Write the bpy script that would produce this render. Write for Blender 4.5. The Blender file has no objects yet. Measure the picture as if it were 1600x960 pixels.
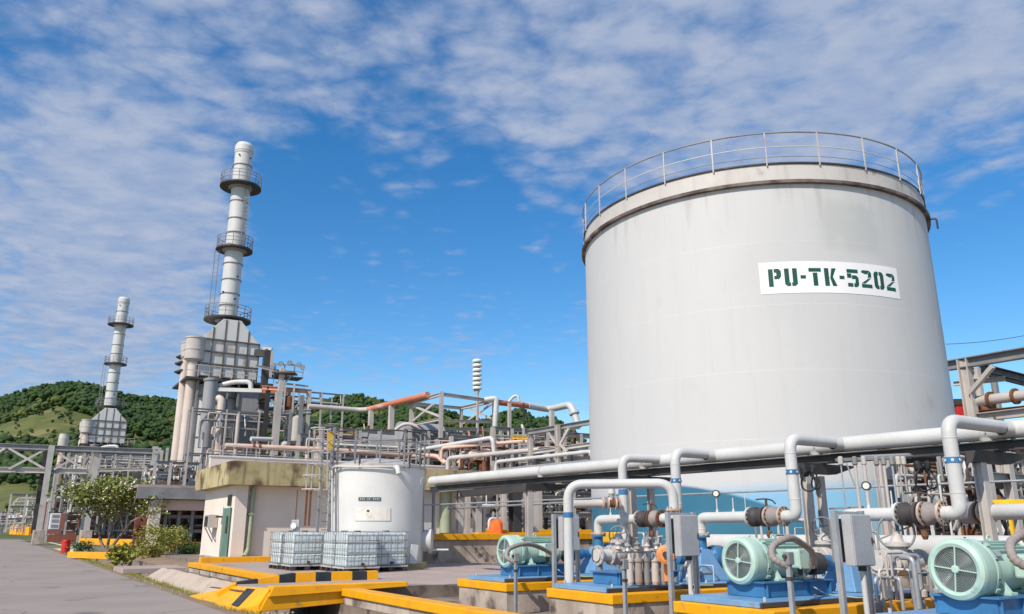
import bpy, math, random
import numpy as np
from mathutils import Vector, Matrix, noise
random.seed(7); rng = np.random.default_rng(7)
S = bpy.context.scene
R = math.radians
# ------------------------------------------------------------------ camera
EYE = 1.6; FP = 1249.0; TH = R(15.65)
cd = bpy.data.cameras.new('camera'); cam = bpy.data.objects.new('camera', cd); S.collection.objects.link(cam)
cd.sensor_width = 36; cd.lens = 36*FP/1600; cd.clip_start = .1; cd.clip_end = 6000
cam.location = (0, 0, EYE); cam.rotation_euler = (R(90)+TH, 0, 0); S.camera = cam
# the plant's own grid: E1 runs right-and-back, E2 runs left-and-back along the road
E1 = Vector((.85, .527, 0)).normalized(); E2 = Vector((-.527, .85, 0)).normalized(); UP = Vector((0, 0, 1))
def W(a, b, z=0): return E1*a + E2*b + UP*z
def _uf(py):
    v = (480-py)/FP
    return math.sin(TH)+v*math.cos(TH), math.cos(TH)-v*math.sin(TH)
def P(px, py, Y):
    u, f = _uf(py); return Vector((Y*((px-800)/FP)/f, Y, EYE+Y*u/f))
def Z(py, Y): u, f = _uf(py); return EYE+Y*u/f
def AB(p): return p.dot(E1), p.dot(E2)
# ------------------------------------------------------------------ light
SUN_H = -(E1*.915+E2*.40).normalized(); SUN_E = R(43)
sun_dir = SUN_H*math.cos(SUN_E)+UP*math.sin(SUN_E)
ld = bpy.data.lights.new('sun', 'SUN'); ld.energy = 4.9; ld.angle = R(.5); ld.color = (1, .93, .82)
sun = bpy.data.objects.new('sun', ld); S.collection.objects.link(sun)
sun.rotation_euler = sun_dir.to_track_quat('Z', 'Y').to_euler(); sun.location = (-20, -30, 40)
w = bpy.data.worlds.new("World"); S.world = w; w.use_nodes = True
nt = w.node_tree; nt.nodes.clear()
def N(t, tree=None, **k):
    n = (tree or nt).nodes.new(t)
    for a, v in k.items(): setattr(n, a, v)
    return n
def mth(op, a, b=None, c=None, tree=None, clamp=False):
    T = tree or nt; n = N('ShaderNodeMath', T, operation=op, use_clamp=clamp)
    for i, v in enumerate((a, b, c)):
        if v is None: continue
        if isinstance(v, (int, float)): n.inputs[i].default_value = v
        else: T.links.new(v, n.inputs[i])
    return n.outputs[0]
def smooth(x, lo, hi, t0=0., t1=1., tree=None):
    T = tree or nt; n = N('ShaderNodeMapRange', T, interpolation_type='SMOOTHSTEP')
    T.links.new(x, n.inputs[0])
    for i, v in zip((1, 2, 3, 4), (lo, hi, t0, t1)): n.inputs[i].default_value = v
    return n.outputs[0]
def mixc(f, a, b, tree=None, bt='MIX'):
    T = tree or nt; n = N('ShaderNodeMix', T, data_type='RGBA', blend_type=bt)
    for s, v in ((n.inputs[0], f), (n.inputs[6], a), (n.inputs[7], b)):
        if isinstance(v, (int, float)): s.default_value = v
        elif isinstance(v, tuple): s.default_value = (v+(1,))[:4]
        else: T.links.new(v, s)
    return n.outputs[2]
def build_world():
    L = nt.links
    sky = N('ShaderNodeTexSky', sky_type='NISHITA', sun_disc=False)
    sky.sun_elevation = SUN_E; sky.sun_rotation = math.atan2(sun_dir.x, sun_dir.y)
    sky.air_density = 1.0; sky.dust_density = .25; sky.ozone_density = 3.0; sky.altitude = 0
    tc = N('ShaderNodeTexCoord'); d = tc.outputs['Generated']
    sep = N('ShaderNodeSeparateXYZ'); L.new(d, sep.inputs[0])
    z = mth('MAXIMUM', sep.outputs[2], .02); zz = mth('ADD', z, .05)
    cmb = N('ShaderNodeCombineXYZ'); L.new(mth('DIVIDE', sep.outputs[0], zz), cmb.inputs[0]); L.new(mth('DIVIDE', sep.outputs[1], zz), cmb.inputs[1])
    def nz(scale, det, rot, sx, sy, rough=.55, dist=0., off=(0, 0, 0)):
        mp = N('ShaderNodeMapping'); L.new(cmb.outputs[0], mp.inputs[0])
        mp.inputs['Rotation'].default_value = (0, 0, rot); mp.inputs['Scale'].default_value = (sx, sy, 1); mp.inputs['Location'].default_value = off
        t = N('ShaderNodeTexNoise'); t.inputs['Scale'].default_value = scale; t.inputs['Detail'].default_value = det
        t.inputs['Roughness'].default_value = rough; t.inputs['Distortion'].default_value = dist
        L.new(mp.outputs[0], t.inputs[0]); return t.outputs[0]
    fine = nz(8.2, 5, .5, 1.0, 1.15, .58, .25)
    wisp = nz(4.2, 8, -.35, 1.0, 1.2, .62, .25, (3, 1, 0))
    wv = N('ShaderNodeTexNoise'); wv.inputs['Scale'].default_value = 5; wv.inputs['Detail'].default_value = 4; L.new(cmb.outputs[0], wv.inputs[0])
    wmix = N('ShaderNodeMix', data_type='RGBA', blend_type='ADD'); wmix.inputs[0].default_value = .22; L.new(cmb.outputs[0], wmix.inputs[6]); L.new(wv.outputs['Color'], wmix.inputs[7])
    vo = N('ShaderNodeTexVoronoi', feature='F1'); vo.inputs['Scale'].default_value = 11; L.new(wmix.outputs[2], vo.inputs['Vector'])
    cell = mth('SUBTRACT', .47, vo.outputs['Distance'])
    big = nz(1.1, 3, .2, 1, 1.3, .5, .3, (1.7, 4.2, 0))
    def blob(px, py, inner, outer):          # soft patch of sky round one direction (degrees)
        v = (P(px, py, 10)-Vector((0, 0, EYE))).normalized()
        dp = N('ShaderNodeVectorMath', operation='DOT_PRODUCT'); L.new(d, dp.inputs[0]); dp.inputs[1].default_value = v
        return smooth(dp.outputs['Value'], math.cos(R(outer)), math.cos(R(inner)))
    cov = smooth(sep.outputs[2], .22, .48, .05, .68)
    for px, py, i, o, wt in ((60, 430, 2, 15, .70), (230, 430, 1, 9, .40), (100, 520, 0, 9, .25), (620, 440, 1, 11, .3), (330, 150, 3, 14, .10), (1180, 60, 5, 24, .38), (1540, 60, 3, 16, .30),
                             (120, 200, 3, 13, .16), (760, 200, 2, 11, .12), (700, 470, 1, 6, .22),
                             (620, 350, 1, 12, -.72), (820, 360, 1, 9, -.40), (470, 260, 0, 6, -.40), (430, 400, 0, 5, -.45), (1560, 400, 1, 12, -.8), (20, 60, 0, 10, -.30), (400, 15, 0, 7, -.1)):
        cov = mth('ADD', cov, mth('MULTIPLY', blob(px, py, i, o), wt))
    cov = mth('ADD', cov, mth('MULTIPLY', mth('SUBTRACT', big, .5), .7))
    base = mth('ADD', mth('MULTIPLY', mth('SUBTRACT', fine, .5), 1.3), mth('MULTIPLY', mth('SUBTRACT', wisp, .5), 1.1))
    base = mth('ADD', base, mth('MULTIPLY', cell, .85))
    den = smooth(mth('ADD', base, cov), -.10, 1.3, 0, .90)
    tone = smooth(mth('ADD', mth('MULTIPLY', fine, .6), mth('MULTIPLY', wisp, .5)), .35, .8)
    ccol = mixc(tone, (3.5, 4.7, 7.2), (5.9, 6.5, 8.0))
    hs = N('ShaderNodeHueSaturation'); hs.inputs['Saturation'].default_value = 1.34; hs.inputs['Value'].default_value = 1.85; L.new(sky.outputs[0], hs.inputs['Color'])
    col = mixc(den, hs.outputs[0], ccol)
    bg = N('ShaderNodeBackground'); bg.inputs[1].default_value = .09; L.new(col, bg.inputs[0])
    o = N('ShaderNodeOutputWorld'); L.new(bg.outputs[0], o.inputs[0])
build_world()
S.view_settings.view_transform = 'Standard'; S.view_settings.look = 'None'; S.view_settings.exposure = -.08; S.view_settings.gamma = 1
S.cycles.max_bounces = 6; S.cycles.diffuse_bounces = 3
# ------------------------------------------------------------------ materials (colour, grain, wear)
MATS = {}
def mat(name, col, col2=None, scale=2., rough=.6, metal=0., bump=0., streak=0., stain=None, sthr=.55, sscale=1.2, fine=30., spec=.4, leafy=0.):
    m = bpy.data.materials.new(name); m.use_nodes = True; T = m.node_tree; L = T.links
    bs = T.nodes['Principled BSDF']; g = N('ShaderNodeNewGeometry', T)
    def nz(sc, det=4, stretch=None):
        src = g.outputs['Position']
        if stretch:
            mp = N('ShaderNodeMapping', T); L.new(src, mp.inputs[0]); mp.inputs['Scale'].default_value = stretch; src = mp.outputs[0]
        t = N('ShaderNodeTexNoise', T); t.inputs['Scale'].default_value = sc; t.inputs['Detail'].default_value = det; L.new(src, t.inputs[0]); return t.outputs[0]
    col2 = col2 or tuple(c*.8 for c in col)
    c = mixc(smooth(nz(scale), .35, .68, tree=T), col, col2, T)
    f = nz(fine, 2); c = mixc(.35, c, mixc(f, tuple(min(1, x*.65) for x in col), tuple(min(1, x*1.3) for x in col), T), T)
    if stain: c = mixc(smooth(nz(sscale, 7), sthr, sthr+.17, tree=T), c, stain, T)
    if streak: c = mixc(mth('MULTIPLY', smooth(nz(3.2, 5, (1, 1, .09)), .5, .75, tree=T), streak, tree=T), c, (stain or tuple(x*.4 for x in col)), T)
    L.new(c, bs.inputs['Base Color'])
    bs.inputs['Metallic'].default_value = metal; bs.inputs['Specular IOR Level'].default_value = spec
    L.new(smooth(nz(scale*2.3), .3, .7, max(.05, rough-.12), min(1, rough+.12), tree=T), bs.inputs['Roughness'])
    if bump:
        b = N('ShaderNodeBump', T); b.inputs['Strength'].default_value = .5; b.inputs['Distance'].default_value = bump
        L.new(mth('ADD', f, nz(scale*3, 5), tree=T), b.inputs['Height']); L.new(b.outputs[0], bs.inputs['Normal'])
    if leafy: bs.inputs['Subsurface Weight'].default_value = 0
    MATS[name] = m; return m
mat('asphalt', (.285, .235, .205), (.34, .285, .255), .35, .9, bump=.004, stain=(.15, .12, .12), sthr=.6, sscale=.5, fine=40)
mat('verge', (.22, .15, .095), (.30, .22, .15), 1.5, .95, bump=.03, stain=(.12, .11, .04), sthr=.6, sscale=3)
mat('slab', (.42, .33, .29), (.33, .26, .23), .8, .85, bump=.004, stain=(.17, .13, .11), sthr=.57, sscale=.7, streak=0)
mat('apron', (.50, .40, .32), (.38, .29, .23), 1.2, .9, bump=.02, stain=(.22, .17, .13), sthr=.6, sscale=1.6)
mat('wet_ground', (.20, .155, .12), (.30, .23, .19), 1.6, .8, bump=.02, stain=(.08, .06, .05), sthr=.52, sscale=2)
mat('concrete_raw', (.55, .45, .37), (.27, .21, .17), 1.3, .88, bump=.012, stain=(.10, .075, .06), sthr=.53, sscale=2.3, streak=.5)
mat('ground', (.20, .17, .12), (.10, .13, .05), .08, .95, stain=(.3, .24, .2), sthr=.6, sscale=.05)
mat('kerb_yellow', (.93, .40, .002), (.82, .33, .002), 2, .5, bump=.004, stain=(.36, .22, .06), sthr=.60, sscale=4.5, streak=.28)
mat('kerb_black', (.02, .025, .028), (.05, .05, .05), 3, .55, bump=.003)
mat('cream_wall', (.82, .70, .60), (.75, .63, .54), .7, .85, bump=.002, stain=(.52, .40, .31), sthr=.66, sscale=1.0, streak=.10)
mat('parapet', (.50, .42, .22), (.36, .28, .14), .7, .9, bump=.006, stain=(.10, .065, .04), sthr=.50, sscale=.8, streak=.8)
mat('green_paint', (.11, .20, .16), (.16, .26, .20), 1.5, .5, stain=(.20, .15, .10), sthr=.62, sscale=2)
mat('downpipe', (.36, .40, .27), (.27, .31, .20), 2, .6)
mat('white_pipe', (.60, .585, .56), (.51, .495, .47), 1.3, .45, stain=(.50, .46, .42), sthr=.68, sscale=3, bump=.0015)
mat('white_tank', (.575, .56, .545), (.545, .535, .525), .22, .6, stain=(.46, .44, .42), sthr=.66, sscale=.5, streak=.16, fine=45)
mat('tank_seam', (.56, .545, .53), (.50, .49, .475), 1.5, .6)
mat('rib_dark', (.10, .085, .075), (.16, .13, .11), 1, .7)
mat('rim_dark', (.075, .05, .045), (.30, .25, .22), 1.6, .7)
mat('tank_band', (.58, .54, .50), (.50, .46, .42), .8, .6, stain=(.22, .17, .14), sthr=.6, sscale=1.1, streak=.25)
mat('small_white', (.70, .675, .64), (.61, .59, .565), .8, .5, stain=(.5, .47, .44), sthr=.7, sscale=1.2, streak=.08)
mat('cream_duct', (.66, .56, .49), (.58, .46, .39), .5, .55, stain=(.5, .3, .2), sthr=.62, sscale=.5)
mat('pink_pipe', (.72, .50, .40), (.64, .40, .30), 1.2, .55, stain=(.35, .16, .09), sthr=.64, sscale=1.0)
mat('orange_pipe', (.55, .17, .09), (.60, .30, .20), .6, .6, stain=(.6, .52, .46), sthr=.58, sscale=.6)
mat('heater_steel', (.66, .64, .61), (.55, .53, .50), .3, .6, stain=(.27, .18, .13), sthr=.58, sscale=.5, streak=.3)
mat('heater_grey', (.33, .33, .34), (.26, .26, .28), .3, .55, stain=(.2, .14, .1), sthr=.62, sscale=.5, streak=.25)
mat('stack_steel', (.64, .63, .61), (.52, .51, .50), .25, .5, stain=(.45, .33, .25), sthr=.63, sscale=.35, streak=.22)
mat('steel_grey', (.28, .275, .27), (.19, .185, .185), 1.2, .5, stain=(.22, .13, .08), sthr=.64, sscale=1.3)
mat('steel_pale', (.54, .49, .45), (.42, .37, .34), 1.0, .5, stain=(.30, .19, .13), sthr=.62, sscale=1.1)
mat('galv', (.44, .45, .46), (.34, .35, .37), 4, .38, metal=.35, stain=(.25, .22, .2), sthr=.68, sscale=5)
mat('steel_dark', (.045, .042, .042), (.08, .065, .06), 1.2, .6)
mat('rust', (.20, .085, .04), (.12, .05, .03), 3, .85, bump=.003)
mat('rust_flange', (.60, .46, .37), (.34, .21, .14), 7, .7, bump=.002)
mat('mint', (.46, .62, .53), (.38, .53, .45), 2, .42, stain=(.20, .33, .28), sthr=.61, sscale=6, fine=60, streak=.3)
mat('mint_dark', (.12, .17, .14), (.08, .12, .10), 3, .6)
mat('blue_paint', (.05, .20, .40), (.035, .13, .27), 1.6, .4, stain=(.04, .06, .09), sthr=.58, sscale=4, streak=.3)
mat('blue_pale', (.17, .34, .56), (.13, .27, .45), 2, .45, stain=(.20, .20, .21), sthr=.57, sscale=3)
mat('hose', (.33, .28, .26), (.25, .21, .20), 4, .7, bump=.002)
mat('box_grey', (.43, .42, .42), (.36, .35, .36), 3, .45, stain=(.25, .23, .22), sthr=.68, sscale=4)
mat('rubber', (.012, .012, .013), (.03, .03, .03), 4, .5)
mat('ibc_plastic', (.66, .71, .70), (.57, .63, .63), 1.2, .35, fine=6)
mat('cage', (.30, .32, .34), (.22, .24, .26), 3, .4, metal=.4)
mat('red', (.62, .03, .02), (.45, .02, .02), 3, .4)
mat('guard_orange', (.80, .30, .09), (.62, .2, .05), 5, .6, stain=(.25, .12, .07), sthr=.6, sscale=8)
mat('orange', (.9, .16, .02), (.72, .10, .01), 4, .75)
mat('yellow_steel', (.85, .50, .02), (.7, .38, .02), 3, .5, stain=(.3, .17, .05), sthr=.6, sscale=5)
mat('roof_white', (.76, .75, .74), (.66, .65, .64), .8, .6)
mat('window_dark', (.02, .025, .03), (.03, .035, .04), 2, .12, spec=.6)
mat('sign_white', (.90, .87, .86), (.85, .82, .81), 2, .5, fine=50)
mat('sign_green', (.01, .075, .05), (.015, .10, .07), 2, .5)
mat('sign_dark', (.05, .08, .08), (.07, .10, .10), 9, .5)
mat('sign_faded', (.76, .71, .64), (.70, .62, .52), 6, .6, stain=(.55, .45, .35), sthr=.58, sscale=9)
mat('bark', (.20, .15, .11), (.30, .24, .19), 6, .9, bump=.02)
mat('leaf', (.16, .20, .03), (.23, .26, .045), 1.3, .5, fine=8)
mat('leaf_yellow', (.33, .30, .05), (.20, .23, .04), 2.5, .5, fine=8)
mat('leaf_dark', (.03, .075, .018), (.05, .10, .02), 1.3, .55, fine=8)
mat('blossom', (.75, .68, .55), (.7, .6, .5), 3, .6)
mat('forest', (.020, .050, .012), (.062, .105, .018), .10, .9, stain=(.13, .145, .03), sthr=.53, sscale=.022, fine=.9)
mat('hill_grass', (.115, .12, .03), (.05, .08, .018), .09, .95, stain=(.19, .16, .06), sthr=.52, sscale=.06, fine=.35)
mat('siren_white', (.80, .80, .72), (.72, .72, .62), 3, .5)
mat('lamp_glass', (.75, .78, .8), (.7, .7, .7), 3, .2)
mat('brick_dark', (.30, .11, .08), (.24, .09, .07), 2, .8)

# ------------------------------------------------------------------ mesh builder
class MB:
    def __init__(s): s.v = []; s.f = []; s.sm = []
    def add(s, vs, fs, sm=False):
        n = len(s.v); s.v += [tuple(v) for v in vs]; s.f += [tuple(n+i for i in f) for f in fs]; s.sm += [sm]*len(fs); return s
    def hexa(s, p):   # 8 points: 4 bottom ccw, 4 top
        return s.add(p, [(3, 2, 1, 0), (4, 5, 6, 7), (0, 1, 5, 4), (1, 2, 6, 5), (2, 3, 7, 6), (3, 0, 4, 7)])
    def ab(s, a0, a1, b0, b1, z0, z1):
        return s.hexa([W(a0, b0, z0), W(a1, b0, z0), W(a1, b1, z0), W(a0, b1, z0), W(a0, b0, z1), W(a1, b0, z1), W(a1, b1, z1), W(a0, b1, z1)])
    def box(s, c, ax, ay, az):   # centre and three half-extent vectors
        c = Vector(c); return s.hexa([c-ax-ay-az, c+ax-ay-az, c+ax+ay-az, c-ax+ay-az, c-ax-ay+az, c+ax-ay+az, c+ax+ay+az, c-ax+ay+az])
    def bar(s, p0, p1, w, h, side=None):
        p0 = Vector(p0); p1 = Vector(p1); d = (p1-p0); L = d.length; d.normalize()
        sd = side if side is not None else (d.cross(UP) if abs(d.z) < .95 else E1)
        sd = (sd-d*sd.dot(d)).normalized(); up = d.cross(sd)
        return s.box((p0+p1)/2, d*(L/2), sd*(w/2), up*(h/2))
    def ibeam(s, p0, p1, w, h, t=.02, side=None):
        p0 = Vector(p0); p1 = Vector(p1); d = (p1-p0).normalized()
        sd = side if side is not None else (d.cross(UP) if abs(d.z) < .95 else E1)
        sd = (sd-d*sd.dot(d)).normalized(); up = d.cross(sd)
        s.bar(p0+up*(h/2-t/2), p1+up*(h/2-t/2), w, t, sd); s.bar(p0-up*(h/2-t/2), p1-up*(h/2-t/2), w, t, sd)
        return s.bar(p0, p1, t*.8, h-2*t, sd)
    def ring(s, c, ax, r, seg, x=None):
        ax = ax.normalized(); x = x or (ax.cross(UP) if abs(ax.z) < .9 else ax.cross(Vector((0, 1, 0)))); x = x.normalized(); y = ax.cross(x)
        return [c+x*(r*math.cos(2*math.pi*i/seg))+y*(r*math.sin(2*math.pi*i/seg)) for i in range(seg)]
    def lathe(s, o, ax, prof, seg=16, cap0=True, cap1=True, smooth=True):
        o = Vector(o); ax = Vector(ax).normalized(); vs = []
        for r, t in prof: vs += s.ring(o+ax*t, ax, max(r, 1e-4), seg)
        for k in range(len(prof)-1):
            s.add(vs[k*seg:(k+2)*seg], [(i, (i+1) % seg, seg+(i+1) % seg, seg+i) for i in range(seg)], smooth)
        if cap0: s.add(vs[:seg], [tuple(range(seg))[::-1]])
        if cap1: s.add(vs[-seg:], [tuple(range(seg))])
        return s
    def cyl(s, p0, p1, r, r1=None, seg=12, smooth=True):
        p0 = Vector(p0); p1 = Vector(p1); d = p1-p0
        return s.lathe(p0, d, [(r, 0), (r if r1 is None else r1, d.length)], seg, smooth=smooth)
    def tube(s, pts, r, seg=10, closed=False):
        pts = [Vector(p) for p in pts]; n = len(pts); vs = []; x = None
        for i, p in enumerate(pts):
            if closed: t = pts[(i+1) % n]-pts[i-1]
            else: t = pts[min(i+1, n-1)]-pts[max(i-1, 0)]
            t.normalize()
            if x is None: x = t.cross(UP) if abs(t.z) < .9 else t.cross(Vector((0, 1, 0)))
            x = (x-t*x.dot(t)).normalized(); rr = r[i] if isinstance(r, (list, tuple)) else r
            vs += s.ring(p, t, rr, seg, x)
        fs = []; m = n if closed else n-1
        for k in range(m):
            k2 = (k+1) % n
            for i in range(seg):
                j = (i+1) % seg; fs.append((k*seg+i, k*seg+j, k2*seg+j, k2*seg+i))
        s.add(vs, fs, True)
        if not closed: s.add(vs[:seg], [tuple(range(seg))[::-1]]); s.add(vs[-seg:], [tuple(range(seg))])
        return s
    def pipe(s, pts, r, fil=None, seg=12, n=6):
        pts = [Vector(p) for p in pts]; fil = fil or r*2.6; out = [pts[0]]
        for i in range(1, len(pts)-1):
            a, p, c = pts[i-1], pts[i], pts[i+1]; f = min(fil, (a-p).length*.48, (c-p).length*.48)
            q0 = p+(a-p).normalized()*f; q1 = p+(c-p).normalized()*f
            for k in range(n+1):
                t = k/n; out.append(q0*(1-t)**2+p*(2*t*(1-t))+q1*t*t)
        out.append(pts[-1]); return s.tube(out, r, seg)
    def torus(s, c, ax, Rr, r, seg=28, ts=6): return s.tube(s.ring(Vector(c), Vector(ax), Rr, seg), r, ts, closed=True)
    def build(s, name, m, parent=None, bevel=0., kind=None, label=None):
        me = bpy.data.meshes.new(name); o = bpy.data.objects.new(name, me)
        off = Vector(parent['_o']) if parent is not None else Vector((0, 0, 0))
        if parent is None and name not in SETTING:
            pass
        v = np.array(s.v, dtype=np.float32).reshape(-1, 3)
        if parent is None and len(v):
            c = v.mean(0); c[2] = v[:, 2].min(); off = Vector(c.tolist()); o.location = off
        v = v-np.array(off, dtype=np.float32)
        me.from_pydata(v.tolist(), [], s.f); me.polygons.foreach_set('use_smooth', s.sm)
        me.materials.append(MATS[m]); me.update()
        o['_o'] = tuple(off); S.collection.objects.link(o)
        if parent is not None: o.parent = parent
        if bevel:
            b = o.modifiers.new('bevel', 'BEVEL'); b.width = bevel; b.segments = 2; b.limit_method = 'ANGLE'
        if kind: o['kind'] = kind
        if label: o['label'] = label
        return o
SETTING = set()
def thing(name, label, cat, loc, group=None):
    o = bpy.data.objects.new(name, None); o.empty_display_size = .2; o.location = Vector(loc); o['_o'] = tuple(loc); S.collection.objects.link(o)
    return tag(o, label, cat, group)
def tag(o, label, cat, group=None):
    o['label'] = label; o['category'] = cat
    if group: o['group'] = group
    return o
def struct(name, mb, m, bevel=0): return mb.build(name, m, None, bevel, 'structure')
def part(name, m, parent, mb=None, **k): return mb.build(name, m, parent, **k)
KIDS = {}
def copy_tree(o, loc, label=None, group=None):
    c = o.copy(); S.collection.objects.link(c); c.location = Vector(loc); c['_o'] = tuple(loc)
    if label: c['label'] = label
    if group: c['group'] = group
    def rec(src, dst):
        for ch in KIDS.get(src.name) or [x for x in S.collection.objects if x.parent == src]:
            d = ch.copy(); S.collection.objects.link(d); d.parent = dst; rec(ch, d)
    rec(o, c); return c
B = MB
def axes_of(d):
    d = Vector(d).normalized(); x = d.cross(UP) if abs(d.z) < .9 else d.cross(E2); x.normalize(); return x, d.cross(x)
def flange(mb, c, d, r, t=.035, seg=20): d = Vector(d).normalized(); return mb.lathe(Vector(c)-d*(t/2), d, [(r, 0), (r, t)], seg)
def bolts(mb, c, d, r, n=8, br=.014, ln=.05):
    d = Vector(d).normalized(); x, y = axes_of(d)
    for k in range(n):
        q = Vector(c)+x*(r*math.cos(2*math.pi*(k+.5)/n))+y*(r*math.sin(2*math.pi*(k+.5)/n)); mb.cyl(q-d*ln, q+d*ln, br, seg=6, smooth=False)
    return mb

def crack_asphalt():
    m = MATS['asphalt']; T = m.node_tree; L = T.links; bs = T.nodes['Principled BSDF']; base = bs.inputs['Base Color'].links[0].from_socket
    g = N('ShaderNodeNewGeometry', T); n = N('ShaderNodeTexNoise', T); n.inputs['Scale'].default_value = .8; n.inputs['Detail'].default_value = 5; L.new(g.outputs['Position'], n.inputs[0])
    mx = N('ShaderNodeMix', T, data_type='RGBA', blend_type='ADD'); mx.inputs[0].default_value = 1.6; L.new(g.outputs['Position'], mx.inputs[6]); L.new(n.outputs['Color'], mx.inputs[7])
    v = N('ShaderNodeTexVoronoi', T, feature='DISTANCE_TO_EDGE'); v.inputs['Scale'].default_value = .22; L.new(mx.outputs[2], v.inputs['Vector'])
    cr = smooth(v.outputs['Distance'], .006, .0, 0, .6, tree=T); L.new(mixc(cr, base, (.06, .05, .045), T), bs.inputs['Base Color'])
crack_asphalt()
# ================================================================== SETTING: ground, road, ditch, hills
def proj(p):
    d = Vector(p)-Vector((0, 0, EYE)); f = d.y*math.cos(TH)+d.z*math.sin(TH); u = -d.y*math.sin(TH)+d.z*math.cos(TH)
    return 800+FP*d.x/f, 480-FP*u/f
def sheet(name, rows, bs, m, jit=0.):       # rows: list of (a, z) swept along b
    mb = B(); vs = [W(a, b, z+(rng.normal()*jit if 0 < i < len(rows)-1 else 0)) for b in bs for i, (a, z) in enumerate(rows)]
    n = len(rows); mb.add(vs, [(k*n+i, k*n+i+1, (k+1)*n+i+1, (k+1)*n+i) for k in range(len(bs)-1) for i in range(n-1)], jit > 0)
    return struct(name, mb, m)
sheet('road', [(-11, 0), (4.15, 0)], [-30, 900], 'asphalt')
sheet('verge', [(4.15, 0), (4.3, .02), (4.62, -.01), (4.9, -.05)], list(np.arange(-20, 90, .8)), 'verge', .015)
def ditch_rows(a=0): return [(4.9, -.05), (5.15, -.35), (5.5, -.62), (6.45, -.62), (6.46, .1)]
sheet('ditch', ditch_rows(), list(np.arange(-20, 90.1, 1.)), 'wet_ground', .02)
g = B()
g.add([W(-900, -60), W(-11, -60), W(-11, 3000), W(-900, 3000)], [(0, 1, 2, 3)])
g.add([W(4.15, 89.9), W(6.46, 89.9), W(6.46, 3000), W(4.15, 3000)], [(0, 1, 2, 3)])
g.add([W(6.46, -60, .1), W(900, -60, .1), W(900, 3000, .1), W(6.46, 3000, .1)], [(0, 1, 2, 3)])
struct('ground', g, 'ground')
sheet('yard', [(6.46, .104), (60, .104)], [-20, 17.7], 'wet_ground')
sl = B(); sl.ab(6.74, 60, 17.72, 34, .0, .37); sl.ab(7.4, 60, 34, 60, 0, .39); struct('pavement', sl, 'wet_ground')
for i in range(4):
    for j in range(6):
        a0 = (6.74, 9.1, 11.5, 13.9)[i]; a1 = (9.08, 11.48, 13.88, 18)[i]; b0 = 17.72+j*2.72; struct('paving_slab', B().ab(a0+.008, a1-.008, b0+(.0 if j == 0 else .012), b0+2.7, .371, .40+rng.uniform(-.004, .004)), 'slab', .006)
# concrete embankment between road verge and ditch
for k in range(7):
    b0 = 21.2+k*1.62; b1 = b0+1.6; j = rng.uniform(-.018, .018, 6); mb = B()
    mb.hexa([W(4.66+j[0], b0, -.1), W(5.35, b0, -.3), W(5.35, b1, -.3), W(4.66+j[1], b1, -.1), W(4.78, b0, .02+j[2]*.4), W(5.28, b0, .34+j[3]), W(5.28, b1, .34+j[4]), W(4.78, b1, .02+j[5]*.4)])
    o = mb.build('concrete_block', 'apron', None, .02); o['kind'] = 'structure'
# hills -------------------------------------------------------------
RX = [-900, -100, 0, 60, 110, 150, 200, 240, 280, 340, 420, 500, 530, 560, 590, 620, 650, 690, 730, 760, 790, 815, 835, 855, 880, 920, 1000, 1400, 2500]
RE = [.12, .14, .160, .176, .180, .176, .165, .163, .159, .148, .146, .155, .162, .166, .160, .154, .156, .147, .135, .130, .145, .148, .134, .140, .130, .10, .08, .07, .06]
def hz(x, y):
    t = x/y; e = np.interp(800+1237*t, RX, RE)-.004
    s = min(max((y-170)/430, 0), 1); s2 = max(0, 1-max(0, y-600)/500)
    n = noise.noise(Vector((x/70, y/70, 0)))*7+noise.noise(Vector((x/28, y/28, 5)))*3
    return e*600*(s**1.12)*s2+n*min(1, s*4)*(1 if y < 570 else max(0, 1-(y-570)/30))
hm = B(); ts = np.linspace(-1.5, 1.5, 150); ys = list(np.linspace(168, 640, 60))+[700, 800, 950, 1100]
hm.add([(t*y, y, hz(t*y, y)-.3) for y in ys for t in ts], [(k*150+i, k*150+i+1, (k+1)*150+i+1, (k+1)*150+i) for k in range(len(ys)-1) for i in range(149)], True)
struct('hills', hm, 'hill_grass')
def clearing(px, py):
    if px < 152 and py > 628+abs(px-92)*.32 and py < 690-.04*px and py > 655-.62*px+.0: 
        return True
    if px < 75 and 738+px*.3 < py < 806: return True
    if px < 110 and 700 < py < 712: return True
    if 195 < px < 262 and 684 < py < 700: return True
    return False
def icos(sub):
    import bmesh
    bm = bmesh.new(); bmesh.ops.create_icosphere(bm, subdivisions=sub, radius=1)
    v = np.array([x.co[:] for x in bm.verts]); f = np.array([[q.index for q in p.verts] for p in bm.faces]); bm.free(); return v, f
def fastmesh(name, V, F, m):
    n = F.shape[1]; me = bpy.data.meshes.new(name); me.vertices.add(len(V)); me.vertices.foreach_set('co', V.ravel().astype(np.float32))
    me.loops.add(F.size); me.loops.foreach_set('vertex_index', F.ravel()); me.polygons.add(len(F)); me.polygons.foreach_set('loop_start', np.arange(0, F.size, n)); me.polygons.foreach_set('loop_total', np.full(len(F), n))
    me.update(calc_edges=True); me.materials.append(MATS[m]); o = bpy.data.objects.new(name, me); S.collection.objects.link(o); return o
def blobs(name, cs, rs, m, sub=1, sq=.85, rough=.3):
    iv, jf = icos(sub); cs = np.array(cs); rs = np.array(rs); n = len(cs); k = len(iv)
    V = iv[None]*(rs[:, None, None]*(1+rng.normal(0, rough, (n, k, 1))*.6))*np.array([1, 1, sq])+cs[:, None]
    F = jf[None]+(np.arange(n)*k)[:, None, None]; return fastmesh(name, V.reshape(-1, 3), F.reshape(-1, 3), m)
cs = []; rs = []; nt_ = 0
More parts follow.
